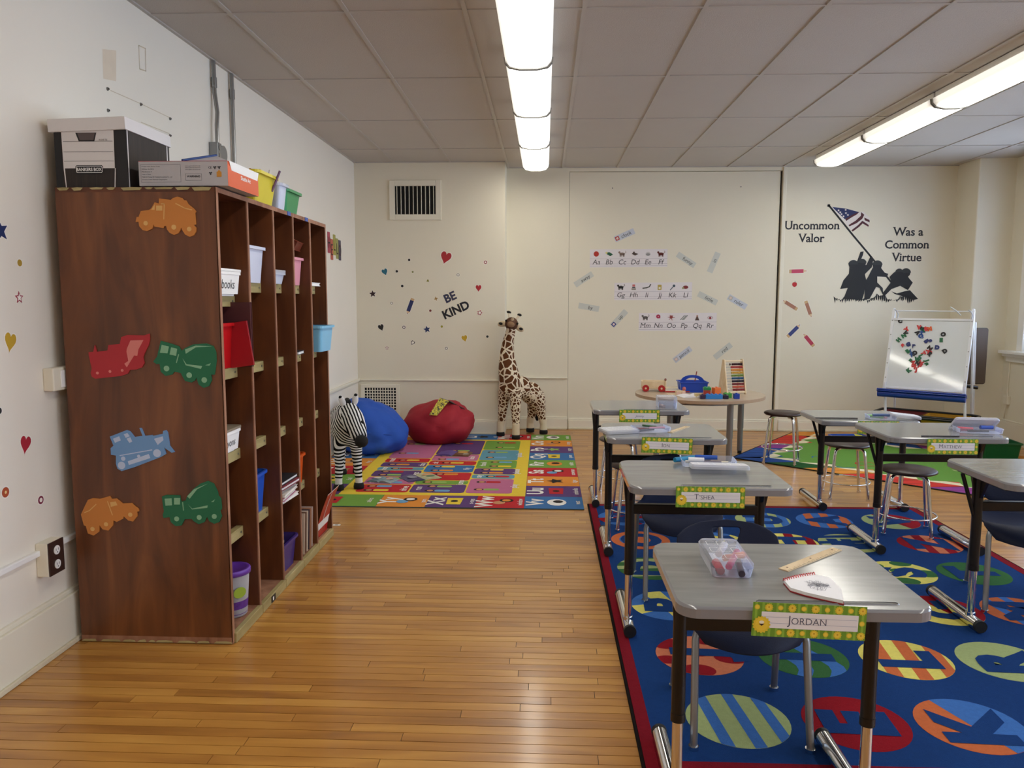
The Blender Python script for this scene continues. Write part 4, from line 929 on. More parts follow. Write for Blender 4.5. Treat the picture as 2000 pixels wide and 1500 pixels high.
PICS = {'A': lambda mb, x, y, s_: mb.flat(circ(x, y, .48 * s_, 18), .0016, C('b52c20', .5)), 'B': lambda mb, x, y, s_: mb.flat([(x - .7 * s_, y + .3 * s_), (x + .1 * s_, y + .3 * s_), (x + .7 * s_, y - .1 * s_), (x + .2 * s_, y - .4 * s_), (x - .5 * s_, y)][::-1], .0016, C('1e5a3c', .5)).flat(circ(x - .5 * s_, y + .2 * s_, .2 * s_, 10), .002, C('d6cc86', .5)),
 'C': lambda mb, x, y, s_: animal(mb, x, y, s_, '8a7468'), 'D': lambda mb, x, y, s_: mb.flat([(x - .6 * s_, y), (x - .2 * s_, y + .5 * s_), (x, y + .2 * s_), (x + .6 * s_, y), (x, y - .3 * s_)][::-1], .0016, C('4a3a34', .6)), 'E': lambda mb, x, y, s_: mb.flat(circ(x, y, .45 * s_, 16, ry=.36 * s_), .0016, C('c4c0bc', .6)).flat(circ(x, y - .1 * s_, .4 * s_, 16, ry=.22 * s_), .002, C('8e8c8a', .6)),
 'F': lambda mb, x, y, s_: animal(mb, x, y, s_, '6a2418'), 'G': lambda mb, x, y, s_: animal(mb, x, y, s_, '3a3632'), 'H': lambda mb, x, y, s_: mb.flat(rrect(x - .25 * s_, x + .25 * s_, y + .1 * s_, y + .5 * s_, .002, 2), .0016, C('c46a6a', .5)).flat(rrect(x - .3 * s_, x + .3 * s_, y - .15 * s_, y + .05 * s_, .002, 2), .0016, C('1a1818', .5)).flat(rrect(x - .4 * s_, x + .4 * s_, y - .5 * s_, y - .2 * s_, .002, 2), .0016, C('8a8276', .5)),
 'I': lambda mb, x, y, s_: [mb.flat(st, .0016, C('4c4a40', .6)) for st in stroke([(x - .7 * s_, y - .2 * s_), (x, y - .1 * s_), (x + .5 * s_, y + .1 * s_), (x + .7 * s_, y + .5 * s_)], .2 * s_)], 'J': lambda mb, x, y, s_: mb.flat(rrect(x - .35 * s_, x + .35 * s_, y - .5 * s_, y + .45 * s_, .006, 3), .0016, C('b8a04a', .5)).flat(circ(x, y - .15 * s_, .2 * s_, 10), .002, C('e0dcc8', .5)),
 'K': lambda mb, x, y, s_: (mb.flat(circ(x + .25 * s_, y + .25 * s_, .25 * s_, 12), .0016, C('4a5a66', .5)), [mb.flat(st, .0016, C('4a5a66', .5)) for st in stroke([(x + .2 * s_, y + .2 * s_), (x - .4 * s_, y - .5 * s_)], .15 * s_)]), 'L': lambda mb, x, y, s_: mb.flat(circ(x, y, .5 * s_, 14, ry=.3 * s_), .0016, C('7a1e1e', .5)).flat(circ(x - .45 * s_, y - .15 * s_, .2 * s_, 10), .0018, C('9a9464', .5)),
 'M': lambda mb, x, y, s_: animal(mb, x, y, s_, '6a6460'), 'N': lambda mb, x, y, s_: mb.text('9', 1.0 * s_, x, y, .0016, C('a81e4a', .5), bold=.06), 'O': lambda mb, x, y, s_: [mb.flat(circ(x, y + .1 * s_, .3 * s_, 12), .0016, C('9c4844', .5))] + [mb.flat(st, .0018, C('9c4844', .5)) for k in range(6) for st in stroke([(x, y), (x + .6 * s_ * math.cos(k), y + .5 * s_ * math.sin(k))], .1 * s_)],
 'P': lambda mb, x, y, s_: [mb.flat(st, .0016, C('7a8078', .5)) for o_ in (-.25, .05, .3) for st in stroke([(x - .4 * s_ + o_ * s_, y - .4 * s_), (x + .3 * s_ + o_ * s_, y + .4 * s_)], .14 * s_)], 'Q': lambda mb, x, y, s_: mb.flat(circ(x, y + .3 * s_, .16 * s_, 10), .0018, C('a07060', .5)).flat([(x - .4 * s_, y - .5 * s_), (x + .4 * s_, y - .5 * s_), (x + .12 * s_, y + .2 * s_), (x - .12 * s_, y + .2 * s_)], .0016, C('5a4038', .5)),
 'R': lambda mb, x, y, s_: mb.flat(circ(x, y, .5 * s_, 18, ry=.32 * s_), .0016, C('b09a98', .5)).flat(circ(x, y, .36 * s_, 18, ry=.2 * s_), .0019, C('dcd6d6', .5)).flat(circ(x, y - .05 * s_, .22 * s_, 12), .0022, C('8e1e2c', .5))}
for k, (lab, x0, y0, x1, y1, ls) in enumerate((('alphabet picture strip Aa to Ff, topmost on the back wall', 1152, 487, 1303, 522, 'ABCDEF'), ('alphabet picture strip Gg to Ll, middle one on the back wall', 1200, 552, 1351, 586, 'GHIJKL'), ('alphabet picture strip Mm to Rr, lowest on the back wall', 1248, 611, 1399, 646, 'MNOPQR'))):
    a, b = card_at(x0, y0), card_at(x1, y1); c_ = (a + b) / 2; w2, h2 = (b.x - a.x) / 2, (a.z - b.z) / 2
    mb = MB(wallframe('B', c_)); mb.prism([(-w2, -h2), (w2, -h2 + .006), (w2, h2 + .006), (-w2, h2)], 0, .001, M_STRIP)
    for zz in (-.62, -.85, -.05): mb.flat([(-w2, h2 * zz), (w2, h2 * zz + .006), (w2, h2 * zz + .008), (-w2, h2 * zz + .002)], .0013, C('9a8f9c', .6))
    for i, ch in enumerate(ls):
        x = -w2 + (i + .5) * w2 / 3; mb.text(ch + ch.lower(), .055, x, -h2 * .38, .0016, C('3a3838', .6), shear=.2, bold=-.0)
        PICS[ch](mb, x, h2 * .5, .062)
    tag(mb.obj('alphabet_strip', loc=c_), lab, 'poster')
for (lab, x, y, an, wd, col, pic) in (
 ('word card with a red picture above the top alphabet strip', 1219.5, 459, 24, 'clock', M_CARDB, 'b03020'), ('word card reading away, left of the middle strip', 1140, 545.5, 33, 'away', M_CARDW, None),
 ('word card reading by, near the left board edge', 1150, 600, -10, 'by', M_CARDW, None), ('word card with a blue picture left of the lowest strip', 1209, 622, 48, 'up', M_CARDW, '1a2a78'),
 ('word card reading funny, right of the top strip', 1340, 507, -33, 'funny', M_CARDW, None), ('steep word card at upper right of the board', 1394, 512, 68, 'in', M_CARDW, None),
 ('word card reading little, right of the middle strip', 1382, 582, -26, 'little', M_CARDW, None), ('word card reading ruler with a grey picture', 1440, 589, -30, 'ruler', M_CARDB, 'b8b8a8'),
 ('word card reading pencil, low above the round table', 1333, 692, 38, 'pencil', M_CARDB, 'b8b4b4'), ('word card reading red, above the abacus', 1412, 685, 40, 'red', M_CARDW, None)):
    p = card_at(x, y); mb = MB(wallframe('B', p)); r_ = math.radians(an)
    mb.prism(rotp(rrect(-.118, .118, -.033, .033, .004, 2), r_), 0, .0012, col)
    mb.text(wd, .04, .02 * math.cos(r_), .02 * math.sin(r_), .0016, M_INK, rot=r_, shear=.1)
    if pic: mb.flat(rotp(rrect(-.11, -.065, -.022, .022, .004, 2), r_), .0016, C(pic, .5)).flat(rotp(rrect(-.1, -.075, -.012, .012, .004, 2), r_), .002, C('e0c8c0', .5))
    tag(mb.obj('word_card', loc=p), lab, 'card')

# mural: lettering, flag, silhouetted group on a mound
SER = {}
def slab_text(mb, txt, h, x, y, m):
    """slab-serif letters: base glyphs with added bars at stem ends"""
    vs, fs = text_mesh(txt, .02); x0 = min(v[0] for v in vs); x1 = max(v[0] for v in vs); k = h / .7; ox = (x0 + x1) / 2
    mb.text(txt, h, x, y, 0.001, m, bold=.02)
    pos = 0
    def adv(s_):
        if not s_: return 0
        v, _ = text_mesh(s_ + '.', 0); return min(max(q[0] for q in v), 99)
    dot = adv('')
    base = max(q[0] for q in text_mesh('.', 0)[0])
    for i, ch in enumerate(txt):
        if ch == ' ': continue
        a = adv(txt[:i]) - base if i else 0; g, _ = text_mesh(ch, 0); gx0, gx1 = min(q[0] for q in g), max(q[0] for q in g)
        L_, R_ = a + gx0, a + gx1; wd = R_ - L_; t_ = .05; bars = []
        low, top, cap = 0, .53, .72
        if ch in 'UV': bars = [(L_ + .04, cap), (R_ - .04, cap)]
        elif ch == 'W': bars = [(L_ + .03, cap), (R_ - .03, cap)]
        elif ch == 'n': bars = [(L_ + .04, low), (R_ - .04, low)]
        elif ch == 'm': bars = [(L_ + .04, low), ((L_ + R_) / 2, low), (R_ - .04, low)]
        elif ch in 'ir': bars = [(L_ + .04, low)]
        elif ch == 'l': bars = [(L_ + .04, low), (L_, cap)]
        for (bx, by) in bars:
            mb.flat([(x + (bx - .12 - ox) * k, y + (by - .35) * k - (.035 * k if by > .3 else 0)), (x + (bx + .12 - ox) * k, y + (by - .35) * k - (.035 * k if by > .3 else 0)), (x + (bx + .12 - ox) * k, y + (by - .35) * k + (.02 if by > .3 else .065) * k), (x + (bx - .12 - ox) * k, y + (by - .35) * k + (.02 if by > .3 else .065) * k)], .0012, m)
for lab, ls in (('black lettering Uncommon Valor left of the flag mural', (('Uncommon', 1586, 439), ('Valor', 1585, 464))), ('black lettering Was a Common Virtue right of the flag mural', (('Was a', 1774, 451), ('Common', 1771, 476), ('Virtue', 1771, 501)))):
    p = onY(ls[0][1], ls[0][2], YV); mb = MB(wallframe('B', p))
    for (s_, x, y) in ls: q = onY(x, y, YV); slab_text(mb, s_, .088, q.x - p.x, q.z - p.z, M_INK)
    tag(mb.obj('wall_lettering', loc=p), lab, 'lettering')
p = V(960, 760); M_SIL = C('17181a', .6); M_SIL2 = C('2b2d2e', .6)
def vv(pts): return [((q := V(a, b)).x - p.x, q.z - p.z) for a, b in pts]
t = thing('wall_mural', 'black wall decal of a group raising a flag on a mound', 'decal', p)
F_ = wallframe('B', p)
mb = MB(F_)
for st in stroke(vv([(557, 95), (775, 365), (935, 555), (1130, 800)]), .02): mb.flat(st, .001, M_SIL)
mb.flat(vv([(570, 85), (545, 85), (540, 105), (560, 110)]), .001, M_SIL); mb.obj('flag_pole', t)
mb = MB(F_); MW_, MN, MRD = C('e6ded8', .5), C('1f2a5c', .5), C('4f1822', .5)
mb.prism(vv([(575, 105), (720, 125), (800, 155), (870, 150), (935, 210), (920, 290), (860, 260), (770, 330)])[::-1], 0, .001, MW_)
mb.flat(vv([(585, 108), (720, 125), (830, 155), (700, 220)])[::-1], .0014, MN)
for k, sp_ in enumerate(([(705, 218), (770, 180), (838, 152), (812, 177), (760, 207), (715, 237)], [(735, 275), (800, 235), (848, 190), (852, 155), (880, 180), (862, 217), (810, 257), (745, 287)], [(762, 322), (820, 278), (862, 235), (878, 247), (832, 292), (775, 334)], [(880, 205), (928, 228), (930, 250), (884, 230)], [(872, 240), (922, 274), (918, 290), (866, 260)])):
    mb.flat(vv(sp_), .0016 + .0001 * k, MRD)
for (a, b) in ((645, 140), (660, 158), (710, 135), (712, 165), (730, 182), (672, 175), (690, 195)): 
    q = vv([(a, b)])[0]; mb.flat([(q[0] + x, q[1] + y) for x, y in star(.014)], .0018, MW_)
mb.obj('flag', t)
FK = [0]
def figure(pts_head, body, name='figure'):
    FK[0] += 1; mb = MB(F_ @ Matrix.Translation((0, 0, .0005 * FK[0])))
    for b_ in body: mb.flat(vv(b_), .001, M_SIL)
    for (a, b, r) in pts_head:
        q = vv([(a, b)])[0]; mb.flat(circ(q[0], q[1], r, 18), .0013, M_SIL).flat([(q[0] + x, q[1] + abs(y) * .9) for x, y in circ(0, 0, r * 1.1, 16)[:9]], .0016, M_SIL2)
    mb.obj(name, t)
figure([(780, 635, .05)], [[(745, 660), (820, 650), (880, 700), (900, 780), (880, 900), (860, 960), (690, 950), (730, 850), (660, 860), (690, 780), (740, 720)], [(800, 650), (845, 520), (875, 515), (870, 545), (830, 640), (900, 690)]])
figure([(860, 620, .045)], [[(830, 640), (900, 640), (940, 555), (965, 580), (950, 660), (890, 720), (860, 800)]])
figure([(1000, 640, .052)], [[(960, 660), (1035, 650), (1040, 700), (1100, 720), (1090, 750), (1000, 745), (1000, 800), (1050, 850), (1060, 930), (1020, 850), (990, 840), (930, 950), (880, 960), (890, 790), (920, 740)]])
figure([(1262, 710, .05)], [[(1195, 685), (1250, 690), (1290, 760), (1325, 800), (1280, 870), (1210, 830), (1130, 860), (1060, 930), (1055, 890), (1130, 790), (1110, 750), (1150, 710)]])
figure([(1200, 705, .04)], [[(1180, 700), (1240, 720), (1230, 790), (1150, 790)]])
mb = MB(F_); rr = random.Random(3)
top = [(600 + i * 19, 930 + rr.uniform(-18, 18) + 22 * math.sin(i * .5)) for i in range(40)]; bot = [(1380 - i * 19, 960 + rr.uniform(0, 34)) for i in range(40)]
for i in range(39):
    a, b = top[i], top[i + 1]
    mb.flat(vv([(a[0], a[1] + 6), (a[0] + rr.uniform(0, 14), 985 + rr.uniform(-25, 10)), (b[0], 958 + rr.uniform(-14, 10)), (b[0], b[1] + 3)]), .0012, M_SIL)
mb.flat(vv([(1130, 880), (1180, 900), (1250, 880), (1300, 870), (1375, 950), (1330, 960), (1230, 925), (1160, 905)]), .001, M_SIL); mb.obj('mound', t)

# ================================================================== ROUND TABLE AND TOYS
TZ = .61
t = thing('round_table', 'round wood-topped table with grey metal legs near the back wall', 'table', (1.47, 7.4, 0))
mb = MB(); mb.prism(circ(0, 0, .6, 64), TZ - .028, TZ, M_TABLE, side=C('a98f74', .4)); mb.obj('tabletop', t, bevel=.004)
MB().lathe([(.46, TZ - .06), (.46, TZ - .028), (.44, TZ - .028), (.44, TZ - .06)], M_SATIN, n=40).obj('apron', t)
for (x, y) in ((.20, -.40), (.44, .18), (-.42, -.18), (-.2, .44)):
    l_ = MB().cyl((x, y, .03), (x, y, TZ - .03), .026, M_SATIN, n=18).cyl((x, y, .25), (x, y, TZ - .03), .029, M_SATIN, n=18).obj('leg', t)
    MB().cyl((x, y, 0), (x, y, .03), .02, M_RUB, n=14).obj('foot', l_)
t = thing('toy_wagon', 'pale wooden toy wagon with red wheels on the round table', 'toy', (1.06, 7.56, TZ), -.12)
MB().box(-.12, .12, -.07, .07, .03, .045, M_RAW).box(-.12, .12, -.07, -.058, .045, .1, M_RAW).box(-.12, .12, .058, .07, .045, .1, M_RAW).box(-.12, -.108, -.058, .058, .045, .1, M_RAW).box(.108, .12, -.058, .058, .045, .1, M_RAW).obj('wagon_box', t, bevel=.003)
for x in (-.075, .075):
    for y in (-.08, .07): MB().cyl((x, y, .033), (x, y + .014, .033), .033, C('ab1a1e', .4), n=22).cyl((x, y - .002, .033), (x, y, .033), .01, M_RAW, n=10).obj('wheel', t)
MB().cyl((.11, -.07, .05), (.11, -.07, .115), .006, M_RAW, n=8).ell((.11, -.07, .12), (.012, .012, .014), C('8a5a4a', .5), 10).obj('handle', t)
t = thing('wooden_toy', 'small pale wooden pull toy with round wheel beside the wagon', 'toy', (1.235, 7.22, TZ), .1)
MB().box(-.1, .02, -.02, .02, .0, .018, M_RAW).box(-.02, .07, -.018, .018, .018, .045, M_RAW).obj('body', t, bevel=.004)
for x in (.0, .05): MB().cyl((x, -.028, .02), (x, -.018, .02), .02, C('d8b4a0', .5), n=16).obj('wheel', t)
MB().ell((.06, 0, .06), (.018, .016, .02), C('b8605a', .5), 12).obj('head', t)
t = thing('art_caddy', 'blue plastic art caddy with arched handle on the round table', 'caddy', (1.43, 7.55, TZ))
PB = C('1a48b4', .35)
mb = MB(); mb.box(-.125, .125, -.1, .1, 0, .006, PB)
for s_ in (-1, 1):
    mb.add([(-.12, s_ * .09, .004), (.12, s_ * .09, .004), (.13, s_ * .105, .1), (-.13, s_ * .105, .1), (-.12, s_ * .085, .004), (.12, s_ * .085, .004), (.126, s_ * .1, .1), (-.126, s_ * .1, .1)], [(0, 1, 2, 3), (4, 5, 6, 7), (3, 2, 6, 7)], PB)
    mb.add([(s_ * .12, -.09, .004), (s_ * .12, .09, .004), (s_ * .13, .105, .1), (s_ * .13, -.105, .1)], [(0, 1, 2, 3)], PB)
mb.box(-.13, .13, -.006, .006, .004, .1, PB)
mb.obj('tub', t, bevel=.001)
MB().box(-.137, .137, -.113, -.104, .09, .1, PB).box(-.137, .137, .104, .113, .09, .1, PB).box(-.137, -.128, -.113, .113, .09, .1, PB).box(.128, .137, -.113, .113, .09, .1, PB).obj('rim', t, bevel=.002)
mb = MB(Matrix.Rotation(PI / 2, 4, 'X')); n = 14; vs = []
for i in range(n + 1):
    a = PI * i / n; vs.append((-.11 * math.cos(a), .1 + .06 * math.sin(a))); 
ins = [(x * .62, .1 + (y - .1) * .55) for x, y in vs]
for i in range(n): mb.prism([vs[i], vs[i + 1], ins[i + 1], ins[i]], -.006, .006, PB)
mb.obj('handle', t)
MB().cyl((.02, .05, .02), (.05, .05, .19), .005, C('9a3a34', .5), n=8).obj('pencil', t)['label'] = 'red pencil standing in the caddy'
def open_book(label, loc, rz, w_, d_, m1, m2, lift=.02, cat='book', tilt=0, marks=None):
    t = thing('open_book', label, cat, loc, rz)
    for s_, m in ((-1, m1), (1, m2)):
        mb = MB(); n = 6; vs = []
        for i in range(n + 1):
            x = s_ * w_ * i / n; z = lift * math.sin(PI * (i / n) ** .7) * .8 + .003; vs += [(x, -d_ / 2, z), (x, d_ / 2, z)]
        vs += [(v[0], v[1], 0.0) for v in vs]; k = 2 * (n + 1)
        mb.add(vs, [(2 * i, 2 * i + 1, 2 * i + 3, 2 * i + 2) for i in range(n)] + [(k + 2 * i, k + 2 * i + 1, k + 2 * i + 3, k + 2 * i + 2) for i in range(n)] + [(2 * i, 2 * i + 2, k + 2 * i + 2, k + 2 * i) for i in range(n)] + [(2 * i + 1, 2 * i + 3, k + 2 * i + 3, k + 2 * i + 1) for i in range(n)] + [(2 * n, 2 * n + 1, k + 2 * n + 1, k + 2 * n)], m)
        mb.obj('page', t)
    if marks:
        mb = MB()
        for i, (s_, u, v, a, b, c_) in enumerate(marks):
            x = s_ * w_ * u; z = lift * math.sin(PI * u ** .7) * .8 + .005 + .0003 * i
            mb.flat(circ(x, v * d_, a, 12, ry=b), z, C(c_, .5))
        mb.obj('pictures', t)
    return t
PWH = C('efeef0', .6)
open_book('white open drawing book in front of the blue caddy', (1.36, 7.14, TZ + .001), .25, .13, .16, PWH, PWH, .02)
tag(MB().box(-.16, .16, -.11, .11, 0, .006, C('d8c9a8', .6)).obj('paper_stack', loc=(1.36, 7.78, TZ), bevel=.002), 'stack of tan paper behind the blue caddy', 'paper')
tag(MB().box(-.12, .12, -.1, .1, 0, .012, C('a8322c', .5)).box(-.11, .11, -.09, .09, .012, .02, C('e4dccc', .6)).obj('workbook', loc=(1.27, 7.55, TZ), bevel=.002), 'red edged workbooks between the wagon and the caddy', 'book')
tag(MB().box(-.15, .15, -.09, .09, 0, .008, C('e6dfd0', .6)).obj('paper_stack', loc=(1.68, 7.75, TZ), bevel=.002), 'pale papers behind the abacus side of the table', 'paper')
# block train
def block(label, x, y, z, a, b, h, c_, studs=0, nm='toy_block', rz=.0):
    mb = MB(); mb.box(-a / 2, a / 2, -b / 2, b / 2, 0, h, C(c_, .35))
    for i in range(studs): mb.cyl((-a / 2 + a * (i + .5) / studs, 0, h), (-a / 2 + a * (i + .5) / studs, 0, h + .008), min(.01, a / studs * .3), C(c_, .35), n=10)
    o = mb.obj(nm, loc=(x, y, TZ + z), bevel=.003); o.rotation_euler = (0, 0, rz); tag(o, label, 'toy')
block('long light blue toy block at front of the block pile', 1.515, 6.98, .0, .15, .05, .04, '2a7cc4', 4)
block('dark purple toy block at left end of the block pile', 1.415, 6.98, .0, .045, .05, .035, '2c1a40', 1)
block('dark navy toy block right of the light blue one', 1.62, 6.98, .0, .045, .05, .035, '1c1c3c', 1)
block('red toy block under the green cap', 1.47, 7.06, .0, .06, .05, .07, 'b03a26', 0)
block('green cap block on the red block', 1.47, 7.06, .07, .065, .055, .025, '2c8a48', 2)
block('orange toy block in the middle of the block pile', 1.56, 7.09, .0, .07, .05, .09, 'e06a1c', 1, rz=.4)
block('light green toy block near the abacus', 1.66, 7.08, .0, .07, .05, .04, '4aa444', 2)
block('blue toy block at right end of the block pile', 1.72, 7.0, .0, .05, .05, .045, '1f3f9c', 1)
block('yellow cream toy block behind the light blue one', 1.40, 7.09, .0, .07, .04, .035, 'dcc890', 0)
# abacus: tilted bead frame with a solid triangular side
AL, AR_, ATL, ATR = onZ(1437, 768, TZ), onZ(1472, 763, TZ), None, None
t = thing('abacus', 'wooden abacus with rows of rainbow beads on the round table', 'toy', (1.80, 7.33, TZ), .32)
tl = -.22; H_ = .33
Mx = Matrix.Translation((0, 0, 0)) @ Matrix.Rotation(-tl, 4, 'X')
# bead frame leans back
mb = MB(Matrix.Rotation(-.22, 4, 'X')); W2 = .105
mb.box(-W2, -W2 + .014, -.012, .012, 0, H_, M_RAW).box(W2 - .014, W2, -.012, .012, 0, H_, M_RAW).box(-W2, W2, -.008, .008, .012, .028, M_RAW).box(-W2, W2, -.008, .008, H_ - .022, H_ - .006, M_RAW); mb.obj('bead_frame', t, bevel=.003)
mb = MB(frame((-W2 + .004, 0, 0), (0, 1, 0), (0, 0, 1))); mb.prism([(0, 0), (.15, 0), (.085, H_ * .98), (.066, H_ * .98)], -.006, .006, M_RAW); mb.obj('side_panel', t, bevel=.002)
mb = MB(frame((W2 - .012, 0, 0), (0, 1, 0), (0, 0, 1))); mb.prism([(.13, 0), (.15, 0), (.085, H_ * .98), (.066, H_ * .98)], -.006, .006, M_RAW); mb.obj('side_leg', t, bevel=.002)
BC = ['3a1018', 'b8403a', 'e0943a', 'd8a83c', '7a9a44', '1f5a8c', '1c1430', '7a1a26', 'd8644a', '8a1f2a']
for k, c_ in enumerate(BC):
    z = H_ - .045 - k * .0268
    MB(Matrix.Rotation(-.22, 4, 'X')).cyl((-W2 + .01, 0, z), (W2 - .01, 0, z), .002, M_STEEL, n=6).obj('rod', t)
    for j in range(10):
        x = W2 - .02 - j * .0125 - (.012 if (k == 0 and j == 9) else 0)
        MB(Matrix.Rotation(-.22, 4, 'X')).ell((x, 0, z), (.0062, .0115, .0115), C(c_, .35), 8).obj('bead', t)

# ================================================================== DESKS, CHAIRS, STOOLS
def make_desk(label):
    t = thing('school_desk', label, 'desk', (0, 0, 0), 0, 'grey student desks')
    mb = MB(); o = rrect(-.322, .322, 0, .53, .055, 7); inn = [(x * .985, (y - .265) * .985 + .265) for x, y in o]
    mb.prism(o, .712, .735, M_DESKE); n = len(o)
    mb.add([(x, y, .735) for x, y in o] + [(x, y, .742) for x, y in inn], [(i, (i + 1) % n, n + (i + 1) % n, n + i) for i in range(n)], M_DESKE, True)
    mb.flat(inn, .742, M_DESK); mb.obj('desktop', t, weld=True)
    mb = MB(); g = rrect(-.12, .24, .032, .05, .0085, 5); g2 = [(x * .985 + .001, y + (.0015 if y < .041 else -.0015)) for x, y in g]; n = len(g)
    mb.add([(x, y, .7422) for x, y in g] + [(x, y, .7445) for x, y in g2], [(i, (i + 1) % n, n + (i + 1) % n, n + i) for i in range(n)], M_DESKE, True); mb.flat(g2, .7422, M_DESK); mb.obj('pencil_groove', t)
    for s_ in (-1, 1):
        x = s_ * .283
        l_ = MB().cyl((x, .36, .267), (x, .36, .70), .021, M_BLACK, n=18).cyl((x, .36, .262), (x, .36, .287), .0225, M_BLACK, n=18).obj('leg', t)
        MB().cyl((x, .36, .045), (x, .36, .30), .0165, M_CHROME, n=18).cyl((x, .36, .05), (x, .36, .066), .021, M_CHROME, n=18).obj('leg_tube', l_)
        mb = MB(frame((x, 0, 0), (0, 1, 0), (0, 0, 1)))
        mb.prism([(.335, .6), (.385, .6), (.43, .70), (.43, .712), (.28, .712), (.28, .70)], -.006, .006, M_BLACK); mb.obj('bracket', t, bevel=.002)
        mb = MB(frame((x + s_ * 0, .36, 0), (1, 0, 0), (0, 0, 1))); mb.prism([(-.02, .56), (.02, .56), (.02 + (.03 if s_ > 0 else 0), .712), (-.02 - (.012 if s_ < 0 else 0), .712)], -.005, .005, M_BLACK); mb.obj('gusset', t)
        ft = MB().cyl((x, .285, .031), (x, .70, .031), .0265, M_CHROME, n=22).obj('foot_tube', t)
        for y0, y1 in ((.268, .286), (.699, .717)): MB().cyl((x, y0, .031), (x, y1, .031), .0275, M_RUB, n=22).obj('end_cap', ft)
        for y in (.30, .685): MB().cyl((x, y, 0), (x, y, .012), .014, M_CHROME, n=12).obj('glide', ft)
    MB().box(-.283, .283, .345, .375, .538, .582, M_BLACK).obj('crossbar', t, bevel=.004)
    MB().box(-.29, .29, .08, .46, .695, .712, M_BLACK).obj('underframe', t, bevel=.003)
    return t
desk0 = make_desk('')
DESKS = [('grey student desk nearest the camera, tag reading JORDAN', .635, 1.82, RZ, .03), ("grey student desk with tag reading T'SHEA, second in the left column", .665, 3.02, RZ, 0),
 ('grey student desk with tag reading ION, third in the left column', .66, 4.11, RZ, 0), ('farthest grey student desk of the left column', .655, 5.18, RZ, 0),
 ('grey student desk with tag reading MATTHEW, right column', 2.19, 4.22, RZ, .06), ('farthest grey student desk of the right column', 2.17, 5.17, RZ, .08),
 ('grey student desk cut by the right picture edge', 2.19, 3.14, RZ, .04)]
desks = []
for i, (lab, x, y, z, dx) in enumerate(DESKS):
    if i == 0: d = desk0; d.location = (x, y, z); d['label'] = lab; d.scale = (.955, .95, 1)
    else: d = dup(desk0, (x, y, z), 0, lab); d.scale = (1, 1, 1)
    if i > 3:
        dz_ = -.05 if i == 5 else 0
        MB().tube([(-.283 + dx - .075, .36, .706 + dz_), (-.283 + dx - .010, .36, .50 + dz_)], .009, M_BLACK, 8).obj('brace', d)
    desks.append(d)
for d, spec in zip(desks, DESKS):
    for c in kids(d):
        if spec[4] and not any(k in c.name for k in ('desktop', 'groove', 'underframe', 'brace')): c.location.x += spec[4]
# farthest right desk is set lower: shorten its legs by lowering the whole top only
d = desks[5]; d.location.z = RZ
for c in kids(d):
    if any(k in c.name for k in ('desktop', 'groove', 'underframe', 'bracket', 'gusset', 'crossbar')): c.location.z -= .06
    elif c.name.startswith('leg'):
        c.scale.z = .93
        for g in kids(c): g.parent = c
def rayp(poly, cx, cz, a):
    best = None; dx, dz = math.cos(a), math.sin(a)
    for i in range(len(poly)):
        x1, z1 = poly[i][0] - cx, poly[i][1] - cz; x2, z2 = poly[(i + 1) % len(poly)][0] - cx, poly[(i + 1) % len(poly)][1] - cz
        ex, ez = x2 - x1, z2 - z1; den = dx * ez - dz * ex
        if abs(den) < 1e-9: continue
        t_ = (x1 * ez - z1 * ex) / den; u = (x1 * dz - z1 * dx) / den
        if t_ > 0 and -1e-6 <= u <= 1 + 1e-6 and (best is None or t_ < best): best = t_
    return best
